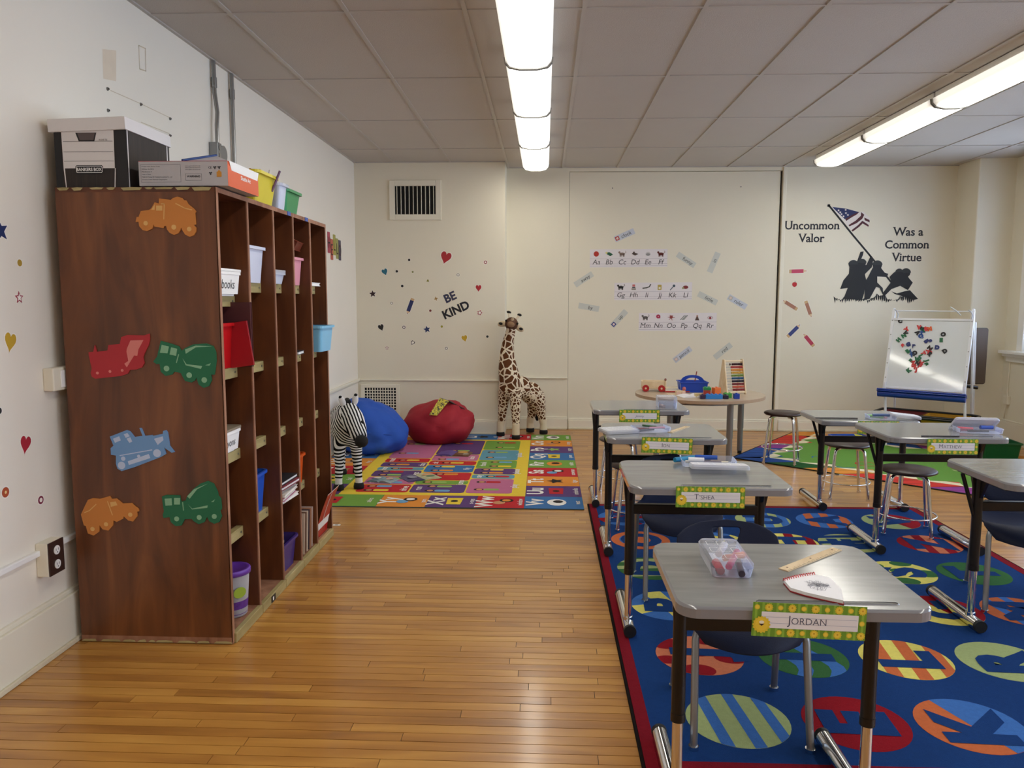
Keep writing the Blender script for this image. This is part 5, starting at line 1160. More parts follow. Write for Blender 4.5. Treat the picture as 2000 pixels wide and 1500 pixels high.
def make_chair(label):
    t = thing('school_chair', label, 'chair', (0, 0, 0), 0, 'navy student chairs')
    # seat
    mb = MB(); nx, ny = 14, 14; vs = []
    for j in range(ny + 1):
        v = j / ny
        for i in range(nx + 1):
            u = i / nx * 2 - 1
            wd = .2 * ((1 - .22 * ((.14 - v) / .14) ** 1.5) if v < .14 else 1) * (1 - .32 * max(0, v - .75) / .25)
            x = u * wd; y = -.215 + v * .40 + (.05 * u * u if v < .3 else 0) * (1 - v / .3)
            z = .418 + .012 * u * u - .012 * math.sin(PI * v) - (.085 * (1 - v / .24) ** 1.7 if v < .24 else 0) + (.03 * ((v - .85) / .15) ** 2 if v > .85 else 0)
            vs.append((x, y, z))
    mb.add(vs, [(j * (nx + 1) + i, j * (nx + 1) + i + 1, (j + 1) * (nx + 1) + i + 1, (j + 1) * (nx + 1) + i) for j in range(ny) for i in range(nx)], M_NAVY, True)
    o = mb.obj('seat', t); m = o.modifiers.new('solid', 'SOLIDIFY'); m.thickness = .012; m.offset = -1; b = o.modifiers.new('bevel', 'BEVEL'); b.width = .003; b.segments = 2
    out = [(-.125, .455), (-.15, .50), (-.18, .53), (-.19, .57), (-.186, .595), (-.155, .622), (-.1, .641), (0, .65), (.1, .641), (.155, .622), (.186, .595), (.19, .57), (.18, .53), (.15, .50), (.125, .455), (0, .45)]
    hole = [(-.05, .622), (.05, .622), (.052, .608), (.04, .575), (.02, .563), (-.02, .563), (-.04, .575), (-.052, .608)]
    cx, cz = 0, .595; n = 56; rg = 6; vs = []
    for k in range(rg + 1):
        for i in range(n):
            a = 2 * PI * i / n; r0, r1 = rayp(hole, cx, cz, a), rayp(out, cx, cz, a); r = r0 + (r1 - r0) * k / rg
            x, z = cx + r * math.cos(a), cz + r * math.sin(a); y = .195 + .07 * (z - .45) / .24 - .35 * x * x * 1.6 + .0
            vs.append((x, y, z))
    mb = MB(); mb.add(vs, [(k * n + i, k * n + (i + 1) % n, (k + 1) * n + (i + 1) % n, (k + 1) * n + i) for k in range(rg) for i in range(n)], M_NAVY, True)
    o = mb.obj('backrest', t); m = o.modifiers.new('solid', 'SOLIDIFY'); m.thickness = .011; m.offset = 0; b = o.modifiers.new('bevel', 'BEVEL'); b.width = .003; b.segments = 2
    for s_ in (-1, 1):
        for (y0, y1) in ((-.11, -.205), (.12, .205)):
            l_ = MB().tube([(s_ * .10, y0 * .7, .398), (s_ * .145, y0, .396), (s_ * .172, y0 + (y1 - y0) * .25, .385), (s_ * .182, y0 + (y1 - y0) * .4, .355), (s_ * .19, y1, .012)], .0125, M_SATIN, 12).obj('leg', t)
            MB().cyl((s_ * .19, y1, 0), (s_ * .19, y1, .014), .017, M_CHROME, n=14).obj('glide', l_)
        MB().tube([(s_ * .11, .1, .40), (s_ * .11, .19, .41), (s_ * .11, .215, .47), (s_ * .105, .23, .53)], .009, M_SATIN, 8).obj('back_bracket', t)
    MB().box(-.13, .13, -.1, -.08, .392, .408, M_SATIN).box(-.13, .13, .1, .12, .392, .408, M_SATIN).obj('seat_frame', t)
    return t
ch0 = make_chair('navy plastic school chair behind the JORDAN desk'); ch0.location = (.69, 2.655, RZ)
dup(ch0, (.685, 3.92, RZ), 0.03, "navy plastic school chair behind the T'SHEA desk")
dup(ch0, (2.345, 3.80, RZ), -0.3, 'navy plastic school chair at the right picture edge')
M_SEAT = C('2a1310', .38, var=.2, scale=20)
def make_stool(label):
    t = thing('stool', label, 'stool', (0, 0, 0), 0, 'round classroom stools')
    MB().lathe([(.0001, .0), (.12, .0), (.155, .006), (.168, .014), (.168, .022), (.158, .030), (.0001, .033)], M_SEAT, (0, 0, .41), 36).obj('seat', t)
    for k in range(4):
        a = k * PI / 2 + .35; c_, s_ = math.cos(a), math.sin(a)
        l_ = MB().tube([(.08 * c_, .08 * s_, .405), (.125 * c_, .125 * s_, .402), (.142 * c_, .142 * s_, .385), (.15 * c_, .15 * s_, .35), (.19 * c_, .19 * s_, .014)], .0115, M_CHROME, 12).obj('leg', t)
        MB().cyl((.19 * c_, .19 * s_, 0), (.19 * c_, .19 * s_, .016), .015, M_CHROME, n=12).obj('glide', l_)
    MB().tube([(.176 * math.cos(2 * PI * j / 40), .176 * math.sin(2 * PI * j / 40), .13) for j in range(40)], .0055, M_CHROME, 8, closed=True).obj('foot_ring', t)
    return t
st0 = make_stool('dark topped chrome stool standing free on the green rug'); st0.location = (2.185, 7.15, .006); st0.scale = (1, 1, 1.06)
for (x, y, z, a, lab) in ((2.30, 5.93, 0, .3, 'dark topped chrome stool behind the farthest right desk'), (2.32, 4.97, RZ, .1, 'dark topped chrome stool behind the MATTHEW desk'),
    (.60, 5.03, RZ, .5, 'dark topped chrome stool behind the ION desk'), (.60, 6.05, 0, .2, 'dark topped chrome stool behind the farthest left desk')):
    dup(st0, (x, y, z), a, lab).scale = (1, 1, .94)

# name tags
TG, TG2, TY, TO = C('6f9a2c', .5), C('8db63e', .5), C('e3c432', .5), C('cf9a1e', .5)
def name_tag(label, text, x, y, z, sc=1.0, rz=-.02, cursive=False):
    t = thing('name_tag', label, 'sign', (x, y, z))
    F_ = Matrix.Rotation(rz, 4, 'Y') @ frame((0, 0, 0), (1, 0, 0), (0, 0, 1))
    W2, H2 = .134, .042
    mb = MB(F_); mb.prism(rrect(-W2, W2, -H2, H2, .001, 1), 0, .001, TG)
    for k in range(16):
        a = -W2 + (k + .3) * W2 / 8; mb.flat([(a, -H2), (a + .006, -H2), (a + .006, H2), (a, H2)], .0012, TG2)
    mb.obj('card', t)
    mb = MB(F_)
    def sun(cx, cy, r):
        mb.flat([(cx + (r if i % 2 == 0 else r * .8) * math.cos(i * PI / 12), cy + (r if i % 2 == 0 else r * .8) * math.sin(i * PI / 12)) for i in range(24)], .0018, TY)
        mb.flat(circ(cx, cy, r * .6, 12), .002, C('ecd048', .5))
        if r > .008: mb.flat(circ(cx, cy + r * .1, r * .22, 8), .0022, TO)
    for k in range(10):
        sun(-W2 + .01 + k * .0275, H2 - .0115, .0105 if k % 2 else .007)
        if k > 1: sun(-W2 + .01 + k * .0275, -H2 + .0115, .0105 if k % 2 else .007)
    sun(W2 - .01, 0, .007); mb.obj('sun_border', t)
    mb = MB(F_); mb.flat(rrect(-.113, .115, -.02, .02, .001, 1), .0024, C('e9e6e8', .6))
    for v in (.007, -.008): mb.flat([(-.11, v), (.112, v), (.112, v + .0008), (-.11, v + .0008)], .0026, C('9aa0b8', .6))
    if cursive: mb.text(text, .016, 0, .0, .0029, C('3a4a7c', .6), shear=.35, bold=-.01)
    elif text:
        mb.text(text[0], .022, -.014 * len(text) / 2 - .003, -.0085, .0029, C('4a4c62', .6), bold=-.008, align='r').text(text[1:], .0165, -.014 * len(text) / 2, -.0085, .0029, C('4a4c62', .6), bold=-.008, align='l')
        mb2 = mb
    mb.obj('name_strip', t)
    mb = MB(F_); r = .022
    mb.flat([(-.112 + (r if i % 2 == 0 else r * .85) * math.cos(i * PI / 16), -.012 + (r if i % 2 == 0 else r * .85) * math.sin(i * PI / 16)) for i in range(32)], .0032, TY)
    mb.flat(circ(-.112, -.012, .015, 18), .0034, C('ecca3a', .5)).flat(circ(-.112, -.006, .006, 12, ry=.004), .0036, C('f3ead0', .5)).flat([(-.119, -.010), (-.112, -.015), (-.105, -.010)], .0038, C('3a1a14', .6)); mb.obj('big_sun', t)
    return t
name_tag('green sun-bordered name tag reading JORDAN on the nearest desk', 'JORDAN', .634, 1.813, .726, rz=.03)
name_tag("green sun-bordered name tag reading T'SHEA", "T'SHEA", .652, 3.012, .72, rz=.005)
name_tag('green sun-bordered name tag reading ION', 'ION', .652, 4.1, .72, rz=.03)
name_tag('green sun-bordered name tag on the farthest left desk', 'Jimmy', .635, 5.17, .718, rz=.0, cursive=True)
name_tag('green sun-bordered name tag reading MATTHEW', 'MATTHEW', 2.19, 4.21, .708, rz=.0)
name_tag('green sun-bordered name tag on the farthest right desk', '', 2.20, 5.163, .655, rz=.0)

# ------------------------------------------------------------------ things on the desks
DZ = .7425 + RZ
def pbox(label, x, y, z, rz, w_=.105, d=.25, h=.045, lid='on', items=(), m=None):
    t = thing('pencil_box', label, 'box', (x, y, z), rz); m = m or M_BOX
    o = rrect(-w_ / 2, w_ / 2, -d / 2, d / 2, .018, 5); n = len(o); i_ = [(a * .965, b * .985) for a, b in o]; bt = [(a * .92, b * .96) for a, b in o]
    mb = MB(); mb.add([(a, b, .0) for a, b in bt] + [(a, b, h * .6) for a, b in o] + [(a, b, h * .6) for a, b in i_] + [(a * .95, b * .98, .002) for a, b in bt], [tuple(range(n))[::-1]] + [(k * n + i, k * n + (i + 1) % n, (k + 1) * n + (i + 1) % n, (k + 1) * n + i) for k in range(3) for i in range(n)], m, False); mb.obj('tub', t)
    mb = MB(); tp = [(a * .93, b * .97) for a, b in o]
    mb.add([(a * 1.02, b * 1.01, 0) for a, b in o] + [(a * 1.02, b * 1.01, h * .25) for a, b in o] + [(a, b, h * .42) for a, b in tp], [(k * n + i, k * n + (i + 1) % n, (k + 1) * n + (i + 1) % n, (k + 1) * n + i) for k in range(2) for i in range(n)] + [tuple(range(2 * n, 3 * n))], M_LID if lid != 'on' else m)
    for k in range(9):
        cx_, cy_ = (k % 3 - 1) * w_ * .26, (k // 3 - 1) * d * .27
        for st in stroke(rrect(cx_ - w_ * .1, cx_ + w_ * .1, cy_ - d * .09, cy_ + d * .09, .004, 1) , .0012): mb.flat(st, h * .425, M_WHITE)
    lo = mb.obj('lid', t)
    if lid == 'on': lo.location = (0, 0, h * .6)
    elif isinstance(lid, tuple): lo.location = lid[0]; lo.rotation_euler = lid[1]
    for k, (c_, ix, iy, ln, r, a, nm, lb) in enumerate(items):
        o = MB().cyl((-ln / 2, 0, 0), (ln / 2, 0, 0), r, C(c_, .4), n=12).cyl((ln / 2 - .02, 0, 0), (ln / 2 + .008, 0, 0), r * 1.06, C(c_, .3), n=12).obj(nm)
        o.location = Vector((x, y, z)) + Matrix.Rotation(rz, 3, 'Z') @ Vector((ix, iy, r + .004 + (.012 if k % 2 else 0))); o.rotation_euler = (0, 0, rz + a); tag(o, lb, nm.split('_')[0] if nm != 'glue_stick' else 'glue')
    return t
pbox('closed clear pencil box with pink markers on the JORDAN desk', .505, 2.125, DZ, -.02, w_=.112, d=.215, h=.042, items=(
 ('d8344a', -.03, -.065, .06, .011, PI / 2, 'marker', 'red capped marker at near end of the JORDAN pencil box'), ('e0407c', .015, -.03, .13, .009, 1.2, 'marker', 'pink marker across the JORDAN pencil box'),
 ('3a3040', .028, -.06, .1, .009, 1.45, 'marker', 'dark marker in the JORDAN pencil box'), ('f08a60', .02, -.005, .06, .009, .5, 'eraser', 'orange eraser in the JORDAN pencil box'),
 ('5a5c64', -.038, .01, .15, .006, PI / 2, 'pencil', 'grey pencil along left side of the JORDAN pencil box'), ('f0eef2', .0, .05, .08, .01, 1.2, 'glue_stick', 'white glue stick in the JORDAN pencil box')))
pbox("open clear pencil box with lid leaning on the T'SHEA desk", .735, 3.47, DZ, PI / 2 - .08, w_=.14, d=.24, lid=((-.135, -.03, .012), (0, .12, 0)), items=(
 ('1b86b4', .045, .09, .12, .011, 2.2, 'marker', "teal marker sticking up in the T'SHEA pencil box"), ('2c56b0', .03, .0, .09, .01, PI / 2, 'marker', "blue marker in the T'SHEA pencil box"),
 ('e4dcc0', .0, .0, .18, .006, PI / 2, 'pencil', "cream pencil in the T'SHEA pencil box"), ('efeff2', -.03, .05, .06, .01, PI / 2, 'glue_stick', "white glue stick in the T'SHEA pencil box"), ('6a6272', -.03, -.02, .07, .009, PI / 2, 'marker', "grey marker in the T'SHEA pencil box")))
pbox('open clear pencil box of crayons on the ION desk', .60, 4.36, DZ, PI / 2 + .25, w_=.14, d=.2, lid=((.0, .19, .002), (0, 0, .1)), items=(
 ('7a2a3a', .02, .04, .09, .006, 1.2, 'crayon', 'maroon crayon in the ION pencil box'), ('2c5a34', .03, -.01, .08, .006, .7, 'crayon', 'green crayon in the ION pencil box'), ('2a2438', -.02, .03, .1, .006, 1.9, 'crayon', 'dark crayon in the ION pencil box'),
 ('c89ab0', -.03, -.03, .08, .006, 1.5, 'crayon', 'pink crayon in the ION pencil box')))
pbox('translucent pencil box lying on the farthest left desk', .845, 5.38, DZ - RZ, PI / 2, w_=.14, d=.13, h=.085, items=(('dcb8a0', .0, .03, .06, .012, .3, 'eraser', 'tan eraser in the box on the farthest left desk'),))
pbox('clear pencil box with raised lid on the MATTHEW desk', 2.43, 4.42, DZ, PI / 2 - .12, w_=.13, d=.23, lid=((.05, .0, .03), (0, .62, 0)), items=(
 ('c85a6c', .0, .06, .07, .011, 1.3, 'marker', 'pink marker in the MATTHEW pencil box'), ('3c5ab4', .0, -.05, .06, .011, 1.7, 'marker', 'blue marker in the MATTHEW pencil box'), ('24222a', -.02, .0, .1, .005, PI / 2, 'pencil', 'black pencil in the MATTHEW pencil box')))
pbox('open clear pencil box on the farthest right desk', 2.27, 5.30, .6945, PI / 2 - .1, w_=.13, d=.18, lid=((.0, -.15, .014), (.1, .0, 0)), items=(
 ('7ec46a', .0, .03, .09, .01, 1.2, 'marker', 'light green marker in the farthest right desk box'), ('2a4a80', -.02, .0, .1, .01, PI / 2, 'marker', 'navy marker in the farthest right desk box'), ('e09aa8', .0, -.02, .05, .012, .3, 'eraser', 'pink eraser in the farthest right desk box')))
pbox('pale blue plastic box on the desk at the right picture edge', 2.30, 3.42, DZ, .5, w_=.16, d=.26, h=.07, lid=((-.05, 0, .04), (0, -.25, 0)), m=clear('pale_blue_plastic', 'cfdcf4', .5, .2))
tag(MB().cyl((-.14, 0, 0), (.14, 0, 0), .004, C('3a3436', .5), n=8).obj('pencil', loc=(1.97, 5.28, .6985)), 'dark pencil lying on the farthest right desk', 'pencil')
tag(MB().cyl((-.1, 0, 0), (.1, 0, 0), .004, C('28242a', .5), n=8).obj('pencil', loc=(2.14, 4.245, DZ + .004)), 'dark pencil in the groove of the MATTHEW desk', 'pencil')
def ruler(label, a, b, wd, z):
    d = b - a; c_ = (a + b) / 2; L_ = d.length; mb = MB(); mb.box(-L_ / 2, L_ / 2, -wd / 2, wd / 2, 0, .003, M_RAW)
    for k in range(24): mb.box(-L_ / 2 + (k + .5) * L_ / 24 - .0005, -L_ / 2 + (k + .5) * L_ / 24 + .0005, -wd / 2, -wd / 2 + (.008 if k % 2 else .005), .003, .0033, M_INK)
    for k in (-.42, 0, .42): mb.cyl((k * L_, .003, .003), (k * L_, .003, .0034), .003, C('5a3a28', .6), n=10)
    o = mb.obj('ruler', loc=(c_.x, c_.y, z)); o.rotation_euler = (0, 0, math.atan2(d.y, d.x)); tag(o, label, 'ruler')
ruler('wooden ruler on the JORDAN desk', Vector((.655, 2.085)), Vector((.868, 2.275)), .03, DZ)
ruler('wooden ruler on the ION desk', Vector((.70, 4.31)), Vector((.835, 4.52)), .03, DZ)
# spiral notepad with scribble
def nz(px, py, z): q = onZ(px, py, z); return (q.x, q.y)
PG = [(1532, 1131), (1560, 1121), (1590, 1119), (1621, 1126), (1644, 1148), (1648, 1171), (1610, 1163), (1575, 1155), (1545, 1146)]
t = thing('spiral_notepad', 'leaf-shaped spiral notepad with pencil scribble on the JORDAN desk', 'notebook', (.69, 2.03, DZ))
pts = [nz(a, b, DZ + .012) for a, b in PG]; lp = [(a - .69, b - 2.03) for a, b in pts]
MB().prism([(a * 1.02, b * 1.02) for a, b in lp], 0, .003, C('8e1820', .5)).obj('cover', t)
MB().prism(lp, .003, .011, C('f0f0f2', .6)).obj('pages', t)
mb = MB(); c0 = (sum(a for a, b in lp) / 9 + .02, sum(b for a, b in lp) / 9)
rr = random.Random(5); path = []
for k in range(70):
    a = rr.uniform(0, 6.28); r = rr.uniform(.004, .034); path.append((c0[0] - .012 + r * math.cos(a), c0[1] + r * 1.15 * math.sin(a)))
for st in stroke(path, .0007): mb.flat(st, .0113, C('8a8a96', .7))
mb.obj('scribble', t)
for k in range(14):
    f = k / 13; a = lp[0]; b = lp[2]; x, y = a[0] + (b[0] - a[0]) * f, a[1] + (b[1] - a[1]) * f + .004 * math.sin(PI * f)
    MB().tube([(x, y + .006, .006), (x, y + .004, .014), (x + .001, y - .003, .015), (x + .001, y - .007, .011)], .0011, C('c8242c', .4), 6).obj('coil', t)

# ================================================================== EASEL
BLp, BRp, TLp = Vector((3.515, 8.15, .60)), Vector((4.083, 7.70, .60)), Vector((3.62, 8.30, 1.335))
U_ = (BRp - BLp).normalized(); Vx = (TLp - BLp); Vx = (Vx - U_ * Vx.dot(U_)).normalized(); Nn = U_.cross(Vx); 
if Nn.y > 0: pass
BW2 = (BRp - BLp).length; BH2 = .715
t = thing('easel', 'white framed children easel with whiteboard and blue tray by back corner', 'easel', (3.8, 7.92, 0))
off = Matrix.Translation(-t.location); E_ = off @ frame(BLp, U_, Vx)
M_WF = C('e4e6ea', .35); 
mb = MB(E_); mb.box(.012, BW2 - .012, .012, BH2 - .012, -.006, .004, C('dfe4e6', .08, var=.02, coat=.5)); mb.obj('whiteboard', t)
mb = MB(E_)
for a, b in (((0, 0), (BW2, 0)), ((0, BH2), (BW2, BH2))): mb.box(a[0], b[0], a[1] - .01, a[1] + .012, -.01, .012, M_WF)
for x in (0, BW2): mb.box(x - .014, x + .014, -.02, BH2 + .1, -.014, .012, M_WF)
for x in (0, BW2):
    for k in range(5): mb.cyl((x, .1 + k * .15, .012), (x, .1 + k * .15, .015), .006, M_STEEL, n=8)
mb.obj('frame', t, bevel=.003)
mb = MB(E_); mb.tube([(0, BH2 + .09, 0), (BW2, BH2 + .09, 0)], .006, M_WF, 8); mb.obj('paper_rod', t)
for x in (.03, BW2 - .02): MB(E_).tube([(x - .02, BH2 + .1, .01), (x, BH2 + .085, .03), (x + .02, BH2 + .05, .02), (x + .015, BH2 + .01, .015)], .006, C('b8bcc4', .3), 8).obj('rod_hook', t)
MB(E_).tube([(BW2 * .72, BH2 + .13, .01), (BW2 * .8, BH2 + .09, .02), (BW2 * .86, BH2 + .045, .015)], .006, C('c4c8cc', .3), 8).obj('paper_clip', t)
PBL = C('1c3f9e', .3)
mb = MB(E_); mb.tube([(-.04, -.075, .06), (BW2 + .03, -.075, .06)], .036, PBL, 14).box(-.045, BW2 + .035, -.045, -.03, .02, .11, PBL).box(-.045, BW2 + .035, -.06, -.05, .0, .12, PBL); mb.obj('tray', t, bevel=.004)
for i, P_ in enumerate((BLp, BRp)):
    q = P_ - t.location; b = q + Vector((0, -.06, 0)); 
    MB().tube([q + Vector((0, 0, .05)), Vector((q.x, q.y - .10, -t.location.z))], .013, M_WF, 10).obj('front_leg', t)
    tp = q + Vx * .83; bk = Vector((q.x + .3, q.y + .38, 0))
    MB().tube([tp, bk], .012, M_WF, 10).obj('rear_leg', t)
# rear brown board and its pole
RBq = [onY(1886, 640, 8.3), onY(1927, 640, 8.3), onY(1927, 748, 8.3), onY(1884, 748, 8.3)]
cxx = (RBq[0] + RBq[2]) / 2 - t.location
mb = MB(frame(cxx, (1, 0, 0), (0, 0, 1))); w2, h2 = (RBq[1].x - RBq[0].x) / 2, (RBq[0].z - RBq[2].z) / 2
mb.prism(rrect(-w2, w2, -h2, h2, .02), -.006, .006, C('5a493c', .4)); mb.obj('rear_board', t)['label'] = 'brown rear board of the easel'
mb = MB(frame(cxx, (1, 0, 0), (0, 0, 1))); mb.prism(rrect(-w2 - .006, w2 + .006, -h2 - .006, h2 + .006, .024), -.009, -.006, M_BLACK); mb.obj('rear_board_edge', t)
a, b = onY(1905, 628, 8.22) - t.location, onY(1901, 800, 8.22) - t.location; b = Vector((b.x, b.y, .3)); MB().tube([a, b], .013, M_WF, 10).obj('rear_pole', t)
a, b = onY(1884, 752, 8.1) - t.location, onY(1909, 756, 8.1) - t.location; MB().tube([a, b], .018, M_BLACK, 10).obj('pivot_arm', t)
# bins hung under the easel
rzE = math.atan2(U_.y, U_.x)
def eb(s_, dpt): return Vector((BLp.x, BLp.y, 0)) + Vector((U_.x, U_.y, 0)) * s_ + Vector((-U_.y, U_.x, 0)) * dpt
for (s_, lab, m) in ((.16, 'dark red storage bin under the easel', C('7c1a20', .4)), (.55, 'yellow storage bin under the easel', C('c99a1e', .4))):
    q = eb(s_, .12); bin_('easel_bin', lab, (q.x, q.y, .13), .38, .36, .2, m, rz=rzE, tap=.85)
mb = MB(); o_ = t.location
ring_ = [eb(-.06, -.09), eb(.78, -.09), eb(.82, -.03), eb(.82, .3), eb(.76, .34), eb(-.04, .34), eb(-.09, .28), eb(-.09, -.03)]
MB().tube([Vector((q.x, q.y, .335)) - o_ for q in ring_], .014, M_BLACK, 8, closed=True).obj('bin_rack', t)
MB().tube([Vector((q.x, q.y, .318)) - o_ for q in (eb(-.06, -.10), eb(.80, -.10))], .014, M_BLACK, 10).obj('bin_rack', t)
# letter magnets
CM = {'k': ('15161a', 'black'), 'r': ('cc3a3c', 'red'), 'g': ('17663f', 'green'), 'b': ('164a94', 'blue'), 'o': ('dd5a22', 'orange'), 'n': ('1b2a6c', 'navy')}
nrm = U_.cross(Vx).normalized()
def onP(px, py):
    v = _ray(px, py); o_ = Vector((0, 0, CAM_H)); t_ = (BLp - o_).dot(nrm) / v.dot(nrm); return o_ + v * t_
for (x, y, c_, ch) in [(303,187,'k','C'),(370,270,'r','Y'),(357,305,'k','V'),(340,335,'g','N'),(288,377,'g','H'),(385,422,'n','G'),(333,435,'r','S'),(443,443,'n','P'),(380,490,'g','B'),(408,497,'b','Y'),(430,525,'b','K'),(452,508,'k','Q'),(493,250,'r','V'),(522,258,'k','B'),(562,265,'r','E'),(600,265,'o','M'),(535,280,'g','T'),(480,303,'k','A'),(523,297,'b','X'),(512,337,'b','Q'),(570,390,'n','B'),(602,388,'n','S'),(738,320,'k','O'),(718,378,'g','E'),(677,452,'n','D'),(755,488,'k','D'),(603,460,'k','Z'),(595,490,'r','X'),(607,520,'k','R'),(537,510,'r','T'),(515,540,'g','L'),(482,573,'g','W'),(573,583,'g','J'),(415,587,'g','F'),(565,623,'g','S'),(480,612,'k','N'),(520,600,'r','K'),(437,610,'r','Z'),(450,645,'r','A'),(503,640,'r','F'),(463,675,'r','J'),(393,682,'g','K')]:
    q = onP(1700 + x / 5.172, 590 + y / 5.172) + nrm * .006 * (1 if nrm.y < 0 else -1)
    mb = MB(frame((0, 0, 0), U_, Vx)); r_ = R.uniform(-1.2, 1.2)
    mb.text(ch, .036, 0, 0, .004, C(CM[c_][0], .35), rot=r_, bold=.1).text(ch, .036, 0, 0, .001, C(CM[c_][0], .35), rot=r_, bold=.1)
    tag(mb.obj('letter_magnet', loc=q), '%s letter %s magnet on the easel whiteboard' % (CM[c_][1], ch), 'magnet', 'letter magnets on the whiteboard')

# bins at the back right
bin_('storage_tray', 'blue plastic tray on the floor beyond the green rug', (3.13, 7.98, .008), .34, .26, .1, C('1d52ba', .35), rz=.1, tap=.88)
tag(MB().prism(rrect(-.05, .05, -.04, .04, .005), 0, .002, C('d2cf3c', .5)).obj('card', loc=(3.2, 7.93, .11)), 'yellow green card lying across the blue tray', 'card').rotation_euler = (.5, .2, .3)
bin_('storage_tray', 'dark green plastic bin on the floor behind the MATTHEW desk', (4.30, 7.5, .0), .34, .3, .16, C('14532e', .35), rz=-.1, tap=.88)

# ================================================================== BEAN BAGS AND BOOKS
def crease(seed, amp, fq):
    rr = random.Random(seed); ws = [(Vector((rr.gauss(0, 1), rr.gauss(0, 1), rr.gauss(0, 1))).normalized(), rr.uniform(.6, 1.4) * fq, rr.uniform(0, 6)) for _ in range(6)]
    def f(d):
        s_ = sum(abs(math.sin(d.dot(w_) * q + ph)) ** .7 for w_, q, ph in ws) / 6
        return 1 + amp * (s_ - .6)
    return f
def beanbag(label, loc, r, col, seed, top, lean=0):
    t = thing('bean_bag', label, 'bean bag', (loc[0], loc[1], 0)); f = crease(seed, .3, 5.5)
    def fn(d):
        q = f(d)
        if d.z > .3: q *= 1 + top * (d.z - .3)
        return q
    mb = MB(); mb.ell((0, 0, loc[2] + r[2] * .74), r, C(col, .75, var=.06, scale=4, bump=.35, bscale=9), 56, fn=fn)
    for v in mb.v: v.z = loc[2] + (v.z - loc[2]) * (1 - lean * v.x / r[0])
    for v in mb.v: v.z = max(v.z, loc[2] + .001 + .02 * 0)
    mb.obj('cover', t)
    mb = MB(); mb.tube([(r[0] * .985 * math.cos(a), r[1] * .985 * math.sin(a), loc[2] + r[2] * .74 - .03 * math.cos(2 * a)) for a in [2 * PI * i / 40 for i in range(40)]], .004, C(col, .6, var=.2), 6, closed=True); mb.obj('seam', t)
beanbag('slumped blue beanbag behind the zebra', (-1.69, 7.5, .008), (.34, .34, .27), '1a4fae', 4, .1, .2)
beanbag('flattened red beanbag with a book on top', (-1.10, 8.08, .008), (.36, .33, .235), '9e1426', 9, .1)
t = thing('open_book', 'yellow and black patterned book tented on the red beanbag', 'book', (-1.07, 7.84, .385), 0)
YK = wood('yellow_black_print', [(.42, '1c1a12'), (.5, 'b8a822'), (.7, 'cfc03a')], (60, 60, 60), .5)
def tp(px, py, Y_): q = onY(px, py, Y_); return Vector((q.x + 1.07, q.y - 7.84, q.z - .385))
def sheet(name, q4, m):
    n_ = (q4[1] - q4[0]).cross(q4[3] - q4[0]).normalized() * .006; mb = MB(); mb.add(q4 + [p_ + n_ for p_ in q4], [(0, 1, 2, 3), (7, 6, 5, 4), (0, 4, 5, 1), (1, 5, 6, 2), (2, 6, 7, 3), (3, 7, 4, 0)], m); mb.obj(name, t)
sheet('front_cover', [tp(838, 811, 7.72), tp(854, 812, 7.76), tp(877, 784, 7.92), tp(859, 778, 7.90)], YK)
sheet('back_cover', [tp(859, 778, 7.90), tp(877, 784, 7.92), tp(908, 800, 8.02), tp(885, 786, 8.05)], C('2c2620', .5))
open_book('picture book lying open face up on the rug nearest the zebra', (-1.32, 6.22, .009), -.3, .11, .15, C('6f8a90', .5, var=.4, scale=30), C('8a9a9c', .5, var=.4, scale=30), .018, marks=((-1, .5, .1, .03, .035, 'd8cfc0'), (-1, .5, -.2, .035, .02, '3a4a6a'), (1, .5, .1, .03, .035, 'c8a890')))
open_book('large picture book with dark cover lying open on the rug', (-1.03, 6.34, .009), .6, .15, .2, C('4a3f6a', .45, var=.4, scale=20), C('b8b890', .5, var=.4, scale=25), .016, marks=((-1, .5, 0, .04, .05, '8a8a98'), (1, .5, .1, .05, .03, 'd8a070'), (1, .5, -.2, .04, .03, '5a7a5a')))
open_book('brown and purple picture book lying open near the red beanbag', (-.86, 7.35, .009), -.15, .16, .2, C('5a4a8a', .5, var=.4, scale=20), C('6a4a34', .5, var=.4, scale=25), .02, marks=((1, .5, .1, .05, .05, 'd0a050'), (1, .7, -.2, .04, .03, 'b8b0a0')))
q = onZ(658, 1026); mb = MB(); mb.prism(rrect(-.025, .025, -.014, .014, .002), 0, .001, M_WHITE).flat(rrect(-.01, .01, -.005, .005, .001), .0013, M_INK); o = mb.obj('label_sticker', loc=(q.x, q.y, .0)); tag(o, 'small white label lying on the floor beside the cubby', 'sticker')

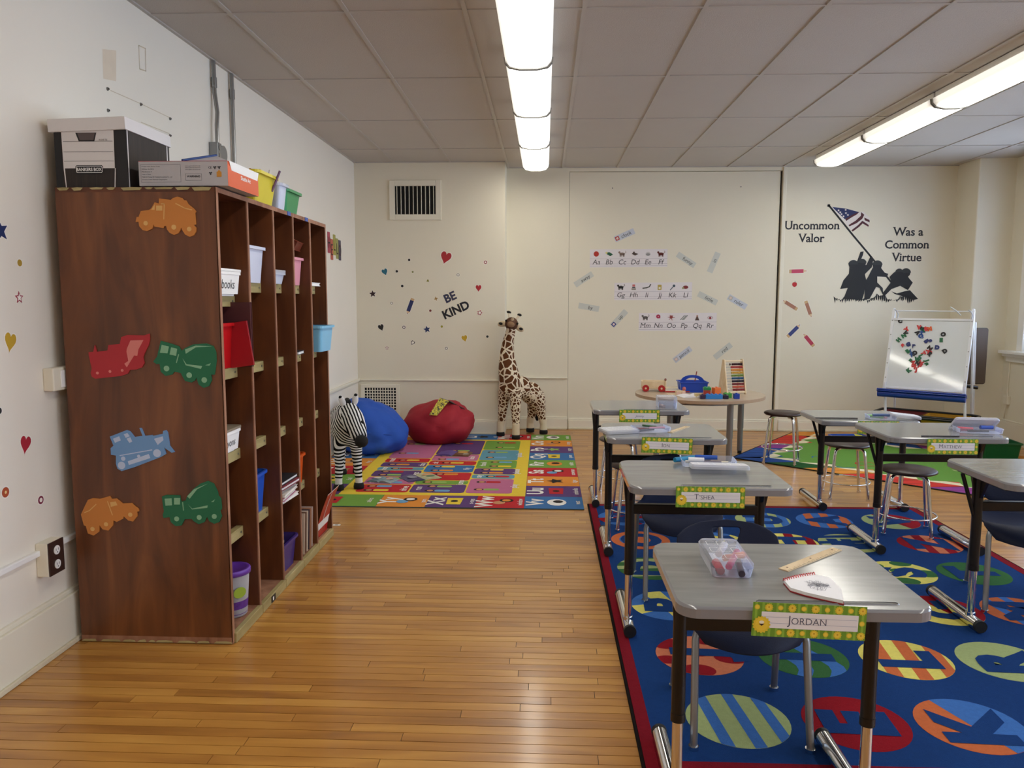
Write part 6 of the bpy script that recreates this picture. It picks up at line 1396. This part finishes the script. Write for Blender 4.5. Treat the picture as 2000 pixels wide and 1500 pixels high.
# ================================================================== STUFFED ANIMALS
def body(name, parent, mb, vox=.011, sm=6, mat=None):
    o = mb.obj(name, parent); r_ = o.modifiers.new('remesh', 'REMESH'); r_.mode = 'VOXEL'; r_.voxel_size = vox; r_.use_smooth_shade = True
    s_ = o.modifiers.new('smooth', 'SMOOTH'); s_.factor = .5; s_.iterations = sm
    return o
def plush_mat(name, kind):
    m, nt, p, N, L = newmat(name); tc = N('ShaderNodeTexCoord'); sp = N('ShaderNodeSeparateXYZ'); L(tc.outputs['Object'], sp.inputs[0])
    p.inputs['Roughness'].default_value = .95; p.inputs['Specular IOR Level'].default_value = .1
    def math_(op, a, b=None, c=None):
        n = N('ShaderNodeMath'); n.operation = op
        for i, v in enumerate((a, b, c)):
            if v is None: continue
            if isinstance(v, (int, float)): n.inputs[i].default_value = v
            else: L(v, n.inputs[i])
        return n.outputs[0]
    if kind == 'giraffe':
        nz = N('ShaderNodeTexNoise'); nz.inputs['Scale'].default_value = 9; L(tc.outputs['Object'], nz.inputs['Vector'])
        va = N('ShaderNodeVectorMath'); va.operation = 'MULTIPLY_ADD'; va.inputs[1].default_value = (.03, .03, .03); L(nz.outputs['Color'], va.inputs[0]); L(tc.outputs['Object'], va.inputs[2])
        outs = []
        for sc, th in ((13, .085), (27, .13)):
            vo = N('ShaderNodeTexVoronoi'); vo.feature = 'DISTANCE_TO_EDGE'; vo.inputs['Scale'].default_value = sc; L(va.outputs[0], vo.inputs['Vector']); outs.append(math_('GREATER_THAN', vo.outputs['Distance'], th))
        low = math_('LESS_THAN', sp.outputs['Z'], .50); mx = N('ShaderNodeMix'); L(low, mx.inputs[0]); L(outs[0], mx.inputs[2]); L(outs[1], mx.inputs[3])
        sock = math_('GREATER_THAN', sp.outputs['Z'], .165); f = math_('MULTIPLY', mx.outputs[0], sock)
        c0, c1 = 'e2d3b8', '5f3a22'
    elif kind == 'zebrahead':
        nz = N('ShaderNodeTexNoise'); nz.inputs['Scale'].default_value = 9; L(tc.outputs['Object'], nz.inputs['Vector'])
        ax = math_('ADD', math_('MULTIPLY', sp.outputs['X'], .85), math_('MULTIPLY', sp.outputs['Y'], .3)); ax = math_('ADD', ax, math_('MULTIPLY', sp.outputs['Z'], .3))
        f = math_('GREATER_THAN', math_('SINE', math_('ADD', math_('MULTIPLY', ax, 290), math_('MULTIPLY', nz.outputs['Fac'], 6))), .1); c0, c1 = 'e4e2df', '14120f'
    else:
        nz = N('ShaderNodeTexNoise'); nz.inputs['Scale'].default_value = 7; L(tc.outputs['Object'], nz.inputs['Vector'])
        leg = N('ShaderNodeMapRange'); leg.inputs['From Min'].default_value = .30; leg.inputs['From Max'].default_value = .42; L(sp.outputs['Z'], leg.inputs['Value'])
        ax = math_('ADD', math_('MULTIPLY', sp.outputs['X'], 1.0), math_('MULTIPLY', sp.outputs['Y'], -.8)); ax = math_('ADD', ax, math_('MULTIPLY', sp.outputs['Z'], .75))
        coord = N('ShaderNodeMix'); L(leg.outputs[0], coord.inputs[0]); L(math_('MULTIPLY', sp.outputs['Z'], 1.15), coord.inputs[2]); L(ax, coord.inputs[3])
        ph = math_('ADD', math_('MULTIPLY', coord.outputs[0], 205), math_('MULTIPLY', nz.outputs['Fac'], 7)); s_ = math_('SINE', ph)
        f = math_('GREATER_THAN', s_, .05); sock = math_('GREATER_THAN', sp.outputs['Z'], .085); f = math_('MULTIPLY', f, sock)
        c0, c1 = 'e4e2df', '14120f'
    mx = N('ShaderNodeMix'); mx.data_type = 'RGBA'; mx.inputs[6].default_value = lin(c0); mx.inputs[7].default_value = lin(c1); L(f, mx.inputs[0]); L(mx.outputs[2], p.inputs['Base Color'])
    n2 = N('ShaderNodeTexNoise'); n2.inputs['Scale'].default_value = 260; L(tc.outputs['Object'], n2.inputs['Vector']); bp = N('ShaderNodeBump'); bp.inputs['Strength'].default_value = .5; bp.inputs['Distance'].default_value = .004; L(n2.outputs['Fac'], bp.inputs['Height']); L(bp.outputs['Normal'], p.inputs['Normal'])
    return m
MGI = plush_mat('giraffe_plush', 'giraffe'); MZE = plush_mat('zebra_plush', 'zebra'); MZH = plush_mat('zebra_head_plush', 'zebrahead')
M_HOOF = C('14110f', .9, var=.2, bump=.3, bscale=200); M_CREAM = C('e2d3b8', .9, bump=.3, bscale=200); M_BRN = C('5a3822', .9, bump=.3, bscale=200)
gx_, gy_ = -.25, 8.40
t = thing('toy_giraffe', 'tall stuffed toy giraffe standing against the back wall', 'stuffed toy', (gx_, gy_, .008))
def G(x, y, z): return (x - gx_, y - gy_, z)
mb = MB()
feet = [((-.475, 8.40), (-.43, 8.40, .50)), ((-.30, 8.22), (-.31, 8.30, .50)), ((-.155, 8.68), (-.12, 8.62, .38)), ((-.005, 8.56), (-.06, 8.54, .38))]
for i, (f, h_) in enumerate(feet):
    k = (Vector(h_) * .45 + Vector((f[0], f[1], .0)) * .55); k.z = .26 if i < 2 else .2
    mb.tube([G(f[0], f[1], .0), G(f[0], f[1], .09), G(*k), G(*h_)], [.042, .036, .048, .075], MGI, 14)
mb.ell(G(-.37, 8.36, .56), (.125, .11, .15), MGI, 18); mb.ell(G(-.26, 8.43, .53), (.12, .12, .13), MGI, 18); mb.ell(G(-.15, 8.52, .46), (.12, .12, .125), MGI, 18); mb.ell(G(-.09, 8.57, .39), (.105, .11, .12), MGI, 18)
mb.tube([G(-.37, 8.36, .6), G(-.395, 8.36, .74), G(-.405, 8.36, .88), G(-.395, 8.36, 1.0), G(-.375, 8.355, 1.1), G(-.36, 8.35, 1.18)], [.12, .105, .082, .066, .055, .052], MGI, 16)
body('body', t, mb, .010, 5)
hd = MB(Matrix.Translation(G(-.355, 8.335, 1.225)) @ Matrix.Rotation(.25, 4, 'Y') @ Matrix.Rotation(-.1, 4, 'X') @ Matrix.Scale(1.22, 4))
hd.ell((0, .02, .0), (.058, .065, .06), M_BRN, 18); hd.ell((0, -.045, -.0), (.036, .06, .036), M_BRN, 16); hd.ell((0, -.03, .02), (.018, .065, .036), C('9a8468', .9), 14); hd.ell((0, -.092, -.012), (.033, .022, .026), C('8a6a4c', .9), 14)
hd.add([], [], M_BRN); h_o = hd.obj('head', t)
hm = Matrix.Translation(G(-.355, 8.335, 1.225)) @ Matrix.Rotation(.25, 4, 'Y') @ Matrix.Scale(1.25, 4)
for s_ in (-1, 1):
    MB(hm).ell((s_ * .075, .03, -.005 - .015), (.044, .013, .026), C('cdbb9c', .9), 12, rot=Matrix.Rotation(s_ * .35, 3, 'Y')).ell((s_ * .09, .018, -.022), (.018, .008, .012), M_HOOF, 10).obj('ear', t)
    MB(hm).tube([(s_ * .03, .03, .045), (s_ * .045, .03, .085)], .009, M_CREAM, 10).ell((s_ * .047, .03, .09), (.02, .013, .012), M_HOOF, 10).obj('horn', t)
    MB(hm).ell((s_ * .05, -.02, .015), (.009, .009, .011), M_HOOF, 10).obj('eye', t)
for (f, h_) in feet: MB().lathe([(.001, -.0), (.044, 0), (.047, .02), (.042, .045), (.001, .05)], M_HOOF, G(f[0], f[1] - .004, 0), 18).obj('hoof', t)
for (f, h_) in feet: MB().lathe([(.04, .03), (.041, .06), (.039, .14), (.04, .16)], M_CREAM, G(f[0], f[1], 0), 18).obj('sock', t)
mb = MB(); mb.tube([G(-.08, 8.66, .42), G(-.07, 8.70, .3), G(-.075, 8.70, .22)], .012, M_BRN, 8).ell(G(-.078, 8.70, .17), (.025, .02, .05), M_HOOF, 12); mb.obj('tail', t)
mb = MB(); mb.tube([G(-.365, 8.41, 1.2), G(-.38, 8.43, 1.05), G(-.39, 8.45, .9), G(-.38, 8.47, .75)], [.012, .018, .02, .02], M_BRN, 8); mb.obj('mane', t)

zx, zy = -1.58, 6.1
t = thing('toy_zebra', 'stuffed toy zebra with lowered head standing beside the cubby', 'stuffed toy', (zx, zy, .009))
def Z_(x, y, z): return (x - zx, y - zy, z)
mb = MB(); zf = [((-1.60, 5.90), (-1.61, 6.0, .40), 1), ((-1.455, 5.96), (-1.49, 6.02, .40), 1), ((-1.72, 6.46), (-1.72, 6.46, .40), 0), ((-1.60, 6.52), (-1.62, 6.48, .40), 0)]
for (f, h_, _) in zf:
    k = ((f[0] + h_[0]) / 2, (f[1] + h_[1]) / 2, .2)
    mb.tube([Z_(f[0], f[1], .0), Z_(f[0], f[1], .07), Z_(*k), Z_(*h_)], [.033, .029, .036, .058], MZE, 14)
mb.ell(Z_(-1.56, 6.03, .46), (.135, .12, .14), MZE, 18); mb.ell(Z_(-1.62, 6.22, .47), (.14, .15, .14), MZE, 18); mb.ell(Z_(-1.68, 6.42, .47), (.14, .14, .145), MZE, 18)
mb.tube([Z_(-1.57, 6.02, .5), Z_(-1.55, 5.99, .56), Z_(-1.515, 5.95, .61)], [.13, .11, .085], MZE, 16)
body('body', t, mb, .010, 4)
mb = MB(); mb.tube([Z_(-1.515, 5.95, .62), Z_(-1.475, 5.88, .565), Z_(-1.425, 5.82, .48), Z_(-1.39, 5.775, .435)], [.07, .088, .074, .052], MZH, 18); mb.ell(Z_(-1.515, 5.95, .62), (.072, .065, .062), MZH, 14)
body('head', t, mb, .008, 3)
MB().ell(Z_(-1.378, 5.745, .415), (.052, .052, .048), M_HOOF, 18).obj('muzzle', t)
for (x, y, z, r_) in ((-1.565, 5.93, .69, -.4), (-1.475, 5.97, .70, .15)):
    MB(Matrix.Translation(Z_(x, y, z)) @ Matrix.Rotation(r_, 4, 'Y')).ell((0, 0, 0), (.026, .014, .048), C('dddbd8', .9), 12).ell((0, .0, .036), (.015, .012, .016), M_HOOF, 10).obj('ear', t)
for s_, e in ((1, (-1.385, 5.81, .55)), (-1, (-1.49, 5.80, .545))): MB().ell(Z_(*e), (.012, .012, .014), M_HOOF, 12).obj('eye', t)
mb = MB(); mb.tube([Z_(-1.51, 5.93, .69), Z_(-1.55, 6.02, .69), Z_(-1.59, 6.11, .65), Z_(-1.62, 6.18, .62)], [.014, .022, .02, .012], C('1a1816', .95, var=.8, scale=40), 10); mb.obj('mane', t)
for (f, h_, _) in zf: MB().lathe([(.001, 0), (.04, 0), (.042, .02), (.036, .045), (.001, .052)], M_HOOF, Z_(f[0], f[1] - .004, 0), 18).obj('hoof', t)
MB().tube([Z_(-1.73, 6.54, .52), Z_(-1.76, 6.6, .4), Z_(-1.76, 6.6, .3)], [.012, .01, .022], M_HOOF, 8).obj('tail', t)
